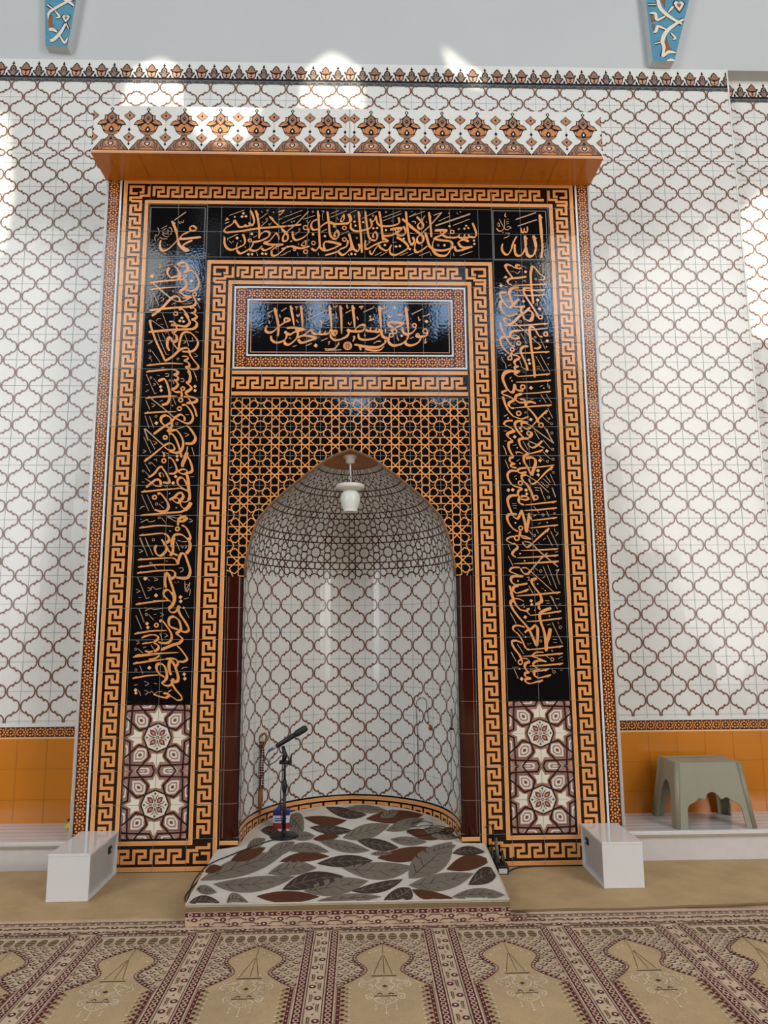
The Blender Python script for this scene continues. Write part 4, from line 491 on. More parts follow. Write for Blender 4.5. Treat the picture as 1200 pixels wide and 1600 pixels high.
CAL_M='''A206:1342,4353 1348,4210 1350,4129|S167:1351,4137 1350,4088 1338,4024|A205:1290,4193 1303,4128 1303,4088|S189:1303,4092 1289,4052 1261,4035 1240,4055 1234,4103|A189:1230,4192 1233,4128 1230,4095|S151:1230,4099 1209,4055 1182,4039 1160,4050 1154,4087 1157,4127|S167:1173,4188 1148,4143 1131,4090|S143:1131,4090 1111,4054 1089,4048 1067,4074 1064,4106 1072,4130|L99:1168,4314 1316,4369|L99:1183,4265 1320,4315|S99:1205,4249 1208,4221 1223,4217 1228,4249|S99:1225,4225 1242,4217 1250,4233 1249,4262|S68:1099,4366 1093,4342 1102,4334|L61:1052,4317 1084,4248|S61:1090,4317 1087,4240|S53:1105,4315 1120,4318|L46:1101,4293 1120,4299|L46:1104,4279 1119,4285|S61:1035,4272 1047,4288 1054,4260 1039,4268|S76:1031,4247 1045,4227 1068,4227 1080,4244|S61:1084,4244 1106,4236 1133,4250|S61:1103,4256 1118,4260 1137,4248|D38:1075,4215|D38:1097,4211|O61:1115,4206 1121,4206|S68:1120,4191 1101,4179 1079,4171'''
LEAVES='''t-805,-536 -392,-133 -639,-176 -547,-450|t-724,-586 -291,-502 -518,-493 -501,-709|d-795,-822 -639,-829 -740,-735 -713,-860|t-607,-830 -495,-835 -591,-705 -549,-867|r-469,-758 -143,-780 -309,-699 -309,-850|d-346,-681 -26,-513 -223,-444 -177,-667|t-232,-705 108,-581 -77,-534 -53,-766|t-448,-456 -183,-380 -336,-261 -299,-483|r-405,-273 -118,-199 -280,-120 -251,-279|d-188,-314 135,-282 -22,-181 -1,-380|t-39,-388 359,-383 163,-307 172,-573|d15,-716 293,-568 156,-605 168,-739|r159,-240 513,-79 325,-73 345,-306|t324,-561 629,26 404,-176 532,-413|t317,-653 686,-504 491,-497 497,-728|r542,-438 813,-312 690,-214 672,-455|d632,-660 817,-467 741,-423 754,-631|t528,-810 802,-803 680,-706 655,-865|r331,-707 533,-829 436,-740 397,-846|t-157,-833 172,-793 5,-750 21,-858|d178,-846 322,-687 244,-705 310,-843|r-689,-248 -512,-30 -633,-54 -573,-227|r-329,568 -31,487 -197,594 -167,369|d-192,805 106,610 -42,780 -37,533|r96,512 499,595 287,707 313,408|d-274,345 11,270 -148,387 -121,190|t-51,127 259,383 82,388 117,106|r-238,111 -72,161 -159,209 -152,65|t-192,69 120,-116 -45,76 -40,-131|d41,74 294,-73 171,93 167,-116|t249,90 476,23 373,127 345,-33|r359,256 553,72 475,266 442,80|t473,281 673,94 591,290 550,75|t-439,611 -306,222 -350,635 -394,261|t-390,-90 -122,-128 -276,49 -245,-136|t-500,-162 -346,67 -452,31 -389,-149|t-46,781 250,708 104,845 102,647|t121,-173 253,-169 184,-127 182,-205|r-800,-419 -714,-356 -781,-309 -748,-433|t-795,-658 -679,-702 -760,-603 -735,-725|d606,-186 802,-170 711,-65 705,-224|t472,-157 646,-45 549,-21 567,-174|d-587,300 -454,234 -530,387 -505,180|t227,257 498,498 356,488 363,266|t-355,117 -228,168 -310,257 -279,87|t-629,-31 -533,129 -607,130 -558,-32|d560,185 681,239 630,300 613,155|t199,539 330,707 245,695 280,537'''


# ================================================================== the room
YW = .5      # tiled wall plane
YR = .62     # recessed wall on the right
YB = -9.0    # wall behind the camera

def subtract(polys, hole):
    """convex hole (ccw) cut from convex polygons"""
    hs = []
    for i in range(len(hole)):
        p, q = hole[i], hole[(i+1) % len(hole)]
        a, b = -(q[1]-p[1]), q[0]-p[0]; c = -(a*p[0]+b*p[1]); hs.append((a, b, c))
    out = []
    for P in polys:
        rest = P
        for (a, b, c) in hs:
            o = cliph(rest, -a, -b, -c)
            if o and abs(area2(o)) > 1e-7: out.append(o)
            rest = cliph(rest, a, b, c)
            if not rest: break
    return out
def slab(name, polys, y0, y1, m, kind='structure', parent=None):
    bm = bmesh.new()
    for P in polys:
        if area2(P) < 0: P = P[::-1]
        a = [bm.verts.new((x, y0, z)) for x, z in P]; b = [bm.verts.new((x, y1, z)) for x, z in P]
        bm.faces.new(a); bm.faces.new(b[::-1])
        n = len(P)
        for i in range(n): bm.faces.new((a[i], b[i], b[(i+1) % n], a[(i+1) % n]))
    o = fin(name, bm, m, parent, recalc=False)
    if kind: o['kind'] = kind
    return o

# floor
bm = bmesh.new(); bm_box(bm, -9, -9.2, -.2, 9, 1.6, -.004)
fin('floor', bm, M_cfield)['kind'] = 'structure'

# back wall behind the viewer: clerestory windows, plus openings shaped for the sun patches
tE = math.tan(SUN_EL)
def hole(pts, yp):  # added opening: wanted sun patch outline projected back onto this wall
    q = [(x, z+(yp-YB)*tE) for x, z in pts]
    return q if area2(q) > 0 else q[::-1]
holes = [hole([(-1.82, 5.42), (-1.33, 5.42), (-1.38, 5.88), (-1.50, 5.98), (-1.60, 5.96), (-1.74, 5.86)], YW),
         hole([(-.42, 5.42), (.09, 5.42), (.07, 5.9), (-.06, 6.02), (-.17, 6.06), (-.28, 5.98), (-.37, 5.85)], YW),
         hole([(.79, 5.94), (.745, 6.14), (1.12, 5.80), (1.0, 5.76)], YW),
         hole([(-1.09, 4.97), (-.60, 4.97), (-.70, 4.72), (-.86, 4.66), (-1.0, 4.72)], -.3),
         hole([(-3.1, 4.2), (-2.66, 4.3), (-2.61, 4.75), (-2.7, 5.45), (-3.1, 5.55)], YW),
         hole([(3.14, 3.7), (3.55, 3.7), (3.55, 4.7), (3.34, 4.95), (3.14, 4.75)], YR)]
PANES = [(-3.3, 8.35, .42, .8), (-2.06, 7.85, .48, .75), (-.82, 7.75, .46, .85), (.66, 7.75, .5, .85), (1.75, 7.75, .42, .85),
         (2.95, 7.6, .42, 1.2), (3.98, 7.9, .5, 1.0), (.0, 6.05, .5, .5), (1.7, 6.1, .55, .5)]
polys = [[(-9, 0), (9, 0), (9, 11.5), (-9, 11.5)]]
for h_ in holes: polys = subtract(polys, h_)
for x, z, w_, h_ in PANES: polys = subtract(polys, [(x-w_/2, z-h_/2), (x+w_/2, z-h_/2), (x+w_/2, z+h_/2), (x-w_/2, z+h_/2)])
M_room = mat('room_plaster', (96, 92, 86), .8, kind='plaster')
slab('wall_back', polys, YB-.01, YB, M_room)
mw = bpy.data.materials.new('daylit_window_glass'); mw.use_nodes = True
nb = mw.node_tree.nodes['Principled BSDF']; nb.inputs['Emission Color'].default_value = (.42, .66, 1.0, 1); nb.inputs['Emission Strength'].default_value = 9.0
nb.inputs['Base Color'].default_value = (.2, .25, .3, 1)
for i, (x, z, w_, h_) in enumerate(PANES):
    bm = bmesh.new(); bm_box(bm, x-w_/2, YB-.02, z-h_/2, x+w_/2, YB-.015, z+h_/2)
    fin('window_%d' % (i+1), bm, mw)['kind'] = 'structure'

# plaster above the tiles
fw = lambda y: (lambda u, v, h: (u, y-h, v))
slab('wall_front', [[(-6, 5.955), (6, 5.955), (6, 9.5), (-6, 9.5)]], YW+.006, YW+1.0, M_plaster)

def wall_tiles(F, x0, x1, gx, uplo=5.131):
    """ochre dado, rosette strip, lantern tiles, all in one surface"""
    F.rect(x0, 0, x1, .733, M_orange, 0, 12, 3)
    F.rect(x0, .733, x1, 5.757, M_white, 0, 10, 20)
    F.clip = (x0, .0, x1, 5.757)
    F.rect(x0, .733, x1, .742, M_goldL, 1)
    starstrip(F, x0, x1, .744, .812, False)
    F.rect(x0, .812, x1, .822, M_trimw, 2)
    n = int(math.ceil((x1-x0)/T))+1
    g0 = gx-math.ceil((gx-x0)/T)*T
    F.clip = (x0, .84, x1, uplo); ogee(F, g0, .65, n, 23)
    F.clip = (x0, uplo, x1, 5.757); ogee(F, g0, 5.018, n, 4)
    xs = [g0+i*T for i in range(n+1) if x0 < g0+i*T < x1]
    F.clip = None
    grout(F, xs, [.65+T*k for k in range(1, 23)], x0, .826, x1, uplo, M_grout, .0026, 1)
    grout(F, xs, [uplo, 5.218, 5.418, 5.618], x0, uplo, x1, 5.757, M_grout, .0026, 1)
    grout(F, xs, [.335, .535], x0, .0, x1, .733, M_groutO, .0018, 1)

for nm, x0, x1, gx, y in (('wall_left', -6, -1.70, -2.08, YW), ('wall_right', 1.70, 3.063, 2.08, YW), ('wall_corner', 3.05, 6, 3.33, YR)):
    F = Flat(fw(y)); wall_tiles(F, x0, x1, gx)
    F.build(nm)['kind'] = 'structure'
# the tiled wall above the mihrab
F = Flat(fw(YW)); F.rect(-1.70, 4.6, 1.70, 5.757, M_white, 0, 10, 6)
F.clip = (-1.70, 4.6, 1.70, 5.131); ogee(F, -1.92, 4.45, 20, 4)
F.clip = (-1.70, 5.131, 1.70, 5.757); ogee(F, -1.92, 5.018, 20, 4); F.clip = None
grout(F, [-1.92+T*i for i in range(2, 19)], [5.131, 5.218, 5.418, 5.618], -1.7, 4.6, 1.7, 5.757, M_grout, .0026, 1)
F.build('wall_middle')['kind'] = 'structure'
slab('wall_left_core', [[(-6, 0), (-1.70, 0), (-1.70, 5.75), (-6, 5.75)]], YW+.004, YW+.3, M_plaster)
slab('wall_right_core', [[(1.70, 0), (3.063, 0), (3.063, 5.75), (1.70, 5.75)]], YW+.004, YW+.118, M_plaster)
slab('wall_corner_core', [[(1.70, 0), (6, 0), (6, 5.90), (1.70, 5.90)]], YR+.004, YR+.3, M_plaster)
# white tile edge at the outside corner
bm = bmesh.new(); bm_box(bm, 3.058, YW-.004, 0, 3.070, YR, 5.955); fin('trim_1', bm, M_white)['kind'] = 'structure'

# palmette cresting on top of the tiles
def cresting(F, xa, x0, x1, z0=5.757):
    F.clip = (x0, z0, x1, z0+.25)
    F.rect(x0, z0, x1, z0+.198, M_white, 0, 8, 1)
    F.rect(x0, z0, x1, z0+.050, M_navy, 1)
    F.rect(x0, z0+.003, x1, z0+.030, M_grey, 2)
    n0 = int((x0-xa)/.0658)-2; n1 = int((x1-xa)/.0658)+2
    for i in range(n0, n1):
        c = xa+i*.0658
        F.rect(c-.0015, z0, c+.0015, z0+.032, M_navy, 3)
        for k in range(3): F.rect(c+.006+k*.004, z0+.008+k*.005, c+.056-k*.004, z0+.0105+k*.005, M_navy, 3)
    i0 = int((x0-xa)/.1975)-1; i1 = int((x1-xa)/.1975)+2
    for i in range(i0, i1):
        c = xa+i*.1975; b = z0+.046
        def P(L, m, h): F.add([(c+x/1000, b+z/1000) for x, z in L]+[(c-x/1000, b+z/1000) for x, z in reversed(L) if x > .01], m, h)
        P([(0, 0), (18, 2), (34, 20), (38, 52), (52, 72), (50, 78), (30, 80), (24, 98), (12, 112), (0, 124)], M_navy, 2)
        P([(0, 6), (14, 8), (26, 22), (30, 50), (12, 44), (0, 34)], M_pink, 3)
        P([(0, 56), (14, 62), (22, 82), (12, 100), (0, 112)], M_greybr, 3)
        P([(24, 58), (44, 72), (30, 74)], M_greybr, 3)
        F.diamond((c, b+22/1000), .008, M_navy, 4, .014); F.diamond((c, b+.078), .006, M_rust, 4, .01)
        c = xa+(i+.5)*.1975
        P([(0, 0), (16, 2), (28, 18), (46, 42), (44, 50), (26, 52), (24, 74), (14, 88), (0, 98)], M_navy, 2)
        P([(0, 6), (12, 8), (20, 24), (10, 34), (0, 36)], M_greybr, 3)
        P([(0, 46), (12, 50), (16, 66), (8, 80), (0, 88)], M_greybr, 3)
        P([(22, 30), (38, 42), (24, 46)], M_grey, 3)
        F.disc((c, b+.108), .010, M_navy, 2, 8); F.diamond((c, b+.122), .005, M_navy, 2, .008)
        F.diamond((c, b+.062), .006, M_navy, 4, .01)
        for q in (.25, .75):
            c = xa+(i+q)*.1975
            F.diamond((c, b+.012), .011, M_navy, 2, .016); F.disc((c, b+.026), .005, M_navy, 2, 6)
    F.clip = None
for nm, xa, x0, x1, y, zz in (('trim_2', 1.769, -6, 3.063, YW, 5.757), ('trim_3', 3.33, 3.063, 6, YR, 5.757)):
    F = Flat(fw(y)); cresting(F, xa, x0, x1, zz); F.build(nm)['kind'] = 'structure'

# tiled ribs of the vault starting above the wall
def rib(name, poly, scroll, leaves, hearts):
    o = slab(name, [poly], YW-.075, YW+.006, M_plaster)
    F = Flat(fw(YW-.076))
    x0 = min(p[0] for p in poly); 
    F.add(poly, M_blue, 0)
    hs = []
    for i in range(len(poly)):
        p, q = poly[i], poly[(i+1) % len(poly)]
        a, b = -(q[1]-p[1]), q[0]-p[0]; hs.append((a, b, -(a*p[0]+b*p[1])))
    oldadd = F.add
    def add(p, m, h=1):
        for hh in hs:
            p = cliph(p, *hh)
            if not p: return
        F.P.append((p, m, h))
    F.add = add
    for wd, pts in scroll:
        Q = crom(pts, 6); F.ribbon(Q, wd+.010, M_navy, 1); 
    for pts in leaves:
        F.add(pts, M_navy, 1); c = (sum(p[0] for p in pts)/len(pts), sum(p[1] for p in pts)/len(pts))
        F.add([(c[0]+(p[0]-c[0])*.86, c[1]+(p[1]-c[1])*.9) for p in pts], M_rust, 2)
    for wd, pts in scroll:
        Q = crom(pts, 6); F.ribbon(Q, [wd*(.6+.6*math.sin(math.pi*i/(len(Q)-1))) for i in range(len(Q))], M_cream, 2.5)
    for (x, z, s) in hearts:
        for k, m in ((1.25, M_navy), (1.0, M_cream), (.45, M_rust)):
            F.add([(x+a*s*k, z+b*s*k) for a, b in ((0, -1.2), (.55, -.4), (.85, .25), (.6, .7), (.25, .7), (0, .35), (-.25, .7), (-.6, .7), (-.85, .25), (-.55, -.4))], m, 3+(1.3-k)*2)
    f = F.build(name+'_tiles', o); f.name = 'tile_face'
    return o
# pixel-free real coordinates, metres on the wall
RL = lambda x, y: (-2.445+x*.00352*.72, 6.50-y*.00352*.92)
def rl(L): return [(-2.445+x/1200*.4067, 6.495-y/1500*.575) for x, y in L]
rib('trim_4', [(-2.405, 6.013), (-2.232, 6.0), (-2.18, 6.5), (-2.05, 7.6), (-2.62, 7.6), (-2.44, 6.5)],
    [(.022, rl([(200, -60), (400, 130), (570, 220), (720, 330)])), (.02, rl([(760, 140), (570, 230), (300, 390), (150, 520), (120, 760)])),
     (.02, rl([(90, 130), (220, 60)])), (.018, rl([(100, 320), (220, 400)])), (.022, rl([(130, 930), (250, 890), (370, 950)])), (.024, rl([(560, 740), (440, 980), (270, 1150), (160, 1090)])),
     (.015, rl([(290, 460), (400, 590), (320, 620)])), (.015, rl([(560, 740), (630, 880)])), (.015, rl([(440, 1040), (560, 1200), (620, 1080)])),
     (.022, rl([(100, -350), (350, -200), (760, -60)])), (.022, rl([(700, -420), (500, -200), (150, -100)]))],
    [rl([(160, 560), (230, 560), (240, 760), (300, 870), (130, 900), (130, 790)]), rl([(130, 1140), (210, 1200), (130, 1230)])],
    [rl([(555, 620)])[0]+(.035,)])
def rr(L): return [(2.385+x/1113*.4286, 6.60-y/1600*.692) for x, y in L]
rib('trim_5', [(2.425, 5.962), (2.600, 5.958), (2.785, 6.6), (3.0, 7.6), (2.36, 7.6), (2.402, 6.6)],
    [(.028, rr([(260, -60), (310, 200), (360, 380), (560, 560), (780, 690)])), (.028, rr([(830, 590), (640, 700), (440, 860), (340, 1050), (360, 1200), (310, 1390)])),
     (.022, rr([(330, 1390), (450, 1290), (600, 1300)])), (.018, rr([(90, 290), (260, 285)])), (.022, rr([(110, 470), (230, 480), (260, 610), (440, 530)])), (.022, rr([(160, 880), (220, 850), (270, 750), (450, 820)])),
     (.018, rr([(640, -20), (740, 150), (840, -20)])), (.016, rr([(510, 450), (600, 350), (640, 320)])), (.018, rr([(170, 1120), (310, 1080)])), (.016, rr([(530, 880), (620, 990), (560, 1020)])),
     (.022, rr([(350, 60), (450, 90), (560, -40)])), (.02, rr([(400, 1480), (500, 1450), (580, 1490)])), (.018, rr([(90, -300), (500, -180), (900, -60)]))],
    [rr([(340, 60), (490, 80), (440, 330), (380, 180)]), rr([(440, 960), (480, 1180), (520, 1240), (400, 1310), (375, 1200)]), rr([(120, 520), (170, 500), (210, 640), (140, 660)]), rr([(140, 700), (210, 710), (170, 850)])],
    [rr([(750, 290)])[0]+(.05,)])

# marble ledges either side
def ledge(name, x0, x1, h, label):
    bm = bmesh.new()
    prof = [(.07, 0), (.07, h-.045), (.045, h-.035), (.03, h-.02), (.032, h-.006), (.042, h), (YW, h), (YW, 0)]
    A = [bm.verts.new((x0, y, z)) for y, z in prof]; B = [bm.verts.new((x1, y, z)) for y, z in prof]
    n = len(prof)
    for i in range(n): bm.faces.new((A[i], A[(i+1) % n], B[(i+1) % n], B[i]))
    bm.faces.new(A); bm.faces.new(B[::-1])
    o = fin(name, bm, M_marble); o['kind'] = 'structure'
    return o
ledge('trim_6', -6, -1.715, .183, '')
ledge('trim_7', 1.715, 6, .192, '')

# ================================================================== the mihrab
mih = empty('mihrab', (0, 0, 0), 'tall tiled mihrab, black and orange calligraphy bands around a white pointed niche', 'mihrab')
def part(F, name, label=None, parent=None):
    o = F.build(name, parent or mih)
    if label: o['label'] = label
    return o
ARCH = [(.686, 1.80), (.686, 1.88), (.668, 1.98), (.641, 2.09), (.602, 2.19), (.520, 2.285), (.415, 2.38), (.292, 2.48), (.165, 2.577), (.085, 2.616), (0, 2.648)]
hullp = ARCH + [(-x, z) for x, z in reversed(ARCH[:-1])]
cut = []
HP = [(-.686, 1.7), (.686, 1.7)]+hullp
for i in range(len(HP)):
    p, q = HP[i], HP[(i+1) % len(HP)]
    if math.hypot(q[0]-p[0], q[1]-p[1]) < 1e-6: continue
    a, b = -(q[1]-p[1]), q[0]-p[0]; cut.append((a, b, -(a*p[0]+b*p[1])))

# masonry behind the tiles
bm = bmesh.new()
bm_box(bm, -1.705, .006, 0, -.81, .52, 4.9); bm_box(bm, .81, .006, 0, 1.705, .52, 4.9)
bm_box(bm, -.81, .006, 2.7, .81, .52, 4.9)
fin('core', bm, M_trimw, mih)

# greek key frames (outer and inner run as one band)
F = Flat(fw(0))
z2, z3 = 3.8, 4.6
F.rect(-1.6, 0, -1.4, z3, M_dkbrown, 0, 1, 12); F.rect(1.4, 0, 1.6, z3, M_dkbrown, 0, 1, 12); F.rect(-1.4, 4.4, 1.4, z3, M_dkbrown, 0, 8, 1)
F.rect(-1.4, 0, -1.0, .2, M_dkbrown, 0); F.rect(1.0, 0, 1.4, .2, M_dkbrown, 0)
F.rect(-1.0, 0, -.8, 4.0, M_dkbrown, 0, 1, 10); F.rect(.8, 0, 1.0, 4.0, M_dkbrown, 0, 1, 10); F.rect(-.8, 3.8, .8, 4.0, M_dkbrown, 0, 4, 1)
def outl(d): return [(-1.6+d, d), (-1.6+d, z3-d), (1.6-d, z3-d), (1.6-d, d), (.8+d, d), (.8+d, z2+d), (-.8-d, z2+d), (-.8-d, d)]
def inl(d): return [(-1.4-d, .2-d), (-1.4-d, 4.4+d), (1.4+d, 4.4+d), (1.4+d, .2-d), (1.0-d, .2-d), (1.0-d, 4.0-d), (-1.0+d, 4.0-d), (-1.0+d, .2-d)]
F.ribbon(outl(.027), .026, M_goldL, 1.2, True); F.ribbon(outl(.0275), .018, M_gold, 1.6, True)
F.ribbon(inl(.0235), .025, M_goldL, 1.2, True); F.ribbon(inl(.023), .017, M_gold, 1.6, True)
K = dict(wd=.0192, ht=.067)
for s_ in (-1, 1):
    keyrun(F, (s_*1.4985, 4.426), (0, -1), (1, 0), 4.226, 42, **K)
    keyrun(F, (s_*.9, 3.826), (0, -1), (1, 0), 3.626, 36, **K)
keyrun(F, (-1.376, 4.4985), (1, 0), (0, 1), 2.752, 28, **K)
keyrun(F, (-1.42, .1), (1, 0), (0, 1), .42, 4, **K)
keyrun(F, (1.0, .1), (1, 0), (0, 1), .42, 4, **K)
keyrun(F, (-.776, 3.9), (1, 0), (0, 1), 1.552, 16, **K)
spiral(F, -1.6, z3, 1, -1); spiral(F, 1.6, z3, -1, -1); spiral(F, -1.6, 0, 1, 1); spiral(F, 1.6, 0, -1, 1)
spiral(F, -.8, 0, -1, 1); spiral(F, .8, 0, 1, 1); spiral(F, -1.0, 4.0, 1, -1); spiral(F, 1.0, 4.0, -1, -1)
# joints of the band
for s in (-1, 1):
    grout(F, [], fr(.2, 4.4, 21), min(s*1.4, s*1.6), 0, max(s*1.4, s*1.6), 0, M_groutL, .0022)
    grout(F, [], fr(.2, 3.8, 18), min(s*.8, s*1.0), 0, max(s*.8, s*1.0), 0, M_groutL, .0022)
    grout(F, [s*1.2], [], 0, 0, 0, .2, M_groutL, .0022); grout(F, [s*1.0], [], 0, 0, 0, 4.0, M_groutL, .0022); grout(F, [s*.8], [], 0, 0, 0, 3.8, M_groutL, .0022); grout(F, [s*1.4], [], 0, 0, 0, 4.4, M_groutL, .002)
grout(F, fr(-1.4, 1.4, 14), [], 0, 4.4, 0, 4.6, M_groutL, .0022)
grout(F, fr(-.8, .8, 8), [], 0, 3.8, 0, 4.0, M_groutL, .0022)
part(F, 'greek_key_border')

# rosette border + white beads round the outside
F = Flat(fw(0))
for s in (-1, 1):
    a, b = sorted((s*1.6, s*1.614)); F.rect(a, 0, b, 4.6, M_trimw, 1, 1, 6)
    a, b = sorted((s*1.614, s*1.69)); starstrip(F, a, b, 0, 4.6)
    grout(F, [], fr(.2, 4.4, 21), a, 0, b, 0, M_groutL, .002, 3)
part(F, 'rosette_border')
for s in (-1, 1):
    bm = bmesh.new(); bm_tube(bm, [(s*1.700, .004, 0), (s*1.700, .004, 4.58)], .011, 12); fin('bead_moulding', bm, M_trimw, mih)
    bm = bmesh.new(); bm_box(bm, s*1.708-.004, .0, 0, s*1.708+.004, .5, 4.6); fin('side_panel', bm, M_trimw, mih)

# calligraphy panels
def blackpanel(x0, z0, x1, z1, nx, nz):
    F = Flat(fw(0)); F.rect(x0, z0, x1, z1, M_black, 0, nx, nz); return F
lab = {'L': 'tall left black panel of sideways Arabic calligraphy', 'R': 'tall right black panel of sideways Arabic calligraphy'}
for k, x0, x1, dat in (('L', -1.4, -1.0, CAL_L), ('R', 1.0, 1.4, CAL_R)):
    F = blackpanel(x0, 1.0, x1, 4.0, 2, 15)
    callig(F, dat, k)
    grout(F, [(x0+x1)/2], fr(1.2, 4.0, 14), x0, 1.0, x1, 4.0, M_groutL, .0022)
    part(F, 'calligraphy_panel', lab[k])
F = blackpanel(-1.0, 4.0, 1.0, 4.4, 10, 2)
callig(F, CAL_T, 'T')
F.ribbon([(-.998, 4.012), (-.998, 4.388), (.998, 4.388), (.998, 4.012)], .003, M_groutL, 2, True)
grout(F, [-.9+T*i for i in range(10)], [4.2], -1.0, 4.012, 1.0, 4.388, M_groutL, .0022)
part(F, 'calligraphy_panel', 'wide top black panel with two lines of orange Arabic calligraphy')
for key, x0, dat, lb in (('N', -1.4, CAL_N, 'square black tile panel at top left with a short Arabic name'), ('M', 1.0, CAL_M, 'square black tile panel at top right with a short Arabic name')):
    F = blackpanel(x0, 4.0, x0+.4, 4.4, 2, 2); callig(F, dat, key)
    F.ribbon([(x0+.008, 4.012), (x0+.008, 4.380), (x0+.385, 4.380), (x0+.385, 4.012)], .0045, M_groutL, 2, True)
    grout(F, [x0+.2], [4.2], x0, 4.0, x0+.4, 4.4, M_groutL, .0022)
    grout(F, [x0, x0+.4], [4.0, 4.4], x0, 4.0, x0+.4, 4.4, M_groutL, .0022)
    part(F, 'name_panel', lb)

# centre panel with frame of rosettes
F = Flat(fw(0))
F.rect(-.8, 3.2, .8, 3.8, M_black, 0, 8, 3)
def rring(d, wd, m, h=2): F.ribbon([(-.8+d, 3.2+d), (-.8+d, 3.8-d), (.8-d, 3.8-d), (.8-d, 3.2+d)], wd, m, h, True)
starstrip(F, -.785, -.708, 3.215, 3.785); starstrip(F, .708, .785, 3.215, 3.785)
starstrip(F, -.708, .708, 3.215, 3.292, False); starstrip(F, -.708, .708, 3.708, 3.785, False)
rring(.009, .011, M_trimw, 3); rring(.100, .012, M_trimw, 3); rring(.122, .0055, M_pink, 2)
callig(F, CAL_C, 'C')
# rosette flower beneath the writing
fl = [q for q in CAL_C.split('|') if q[0] == 'O'][0].split(':')[1].split()[0].split(',')
fc = (int(fl[0])/1000, int(fl[1])/1000)
F.disc(fc, .031, M_gold, 2.4, 14)
for i in range(10):
    a = i*math.pi/5; F.ribbon([(fc[0]+.010*math.cos(a), fc[1]+.010*math.sin(a)), (fc[0]+.026*math.cos(a), fc[1]+.026*math.sin(a))], .0035, M_red, 3.2)
F.ring(fc, .009, .003, M_red, 3.2, 10)
grout(F, [-.7+T*i for i in range(8)], [3.5], -.69, 3.31, .69, 3.69, M_groutL, .0022)
part(F, 'centre_calligraphy_panel', 'central black panel with one line of orange Arabic calligraphy')
# key band under it
F = Flat(fw(0)); F.rect(-.8, 3.0, .8, 3.2, M_dkbrown, 0, 8, 1)
for z in (3.03, 3.178): F.rect(-.8, z-.0125, .8, z+.0125, M_goldL, 1.2); F.rect(-.8, z-.0085, .8, z+.0085, M_gold, 1.6)
keyrun(F, (-.79, 3.104), (1, 0), (0, 1), 1.58, 16, **K)
grout(F, fr(-.8, .8, 8), [3.0, 3.2], -.8, 3.0, .8, 3.2, M_groutL, .0022)
part(F, 'key_lintel')
# star net over the arch
F = Flat(fw(0)); F.cut = cut
F.rect(-.8, 1.8, .8, 3.0, M_black, 0, 8, 6)
F.clip = (-.8, 1.8, .8, 3.0)
starnet(F, -.8, 1.8, 8, 6, M_gold)
for i in range(8):
    for j in range(6):
        cx, cz = -.7+T*i, 1.9+T*j
        F.disc((cx, cz), .016, M_black, 1, 8)
F.clip = None
grout(F, fr(-.8, .8, 8), fr(2.0, 3.0, 5), -.8, 1.8, .8, 3.0, M_groutL, .0022)
F.P = [(p, m, h) for p, m, h in F.P]
part(F, 'star_net_panel')
# groove trim along the pointed arch
bm = bmesh.new()
A = [(-x, z) for x, z in ARCH]+[(x, z) for x, z in reversed(ARCH[:-1])]
bm_tube(bm, [(x*.993, .004, z-.004) for x, z in A], .010, 8)
fin('arch_trim', bm, mat('bronze_trim', (120, 84, 52), .35, kind='trim', vary=.1), mih)

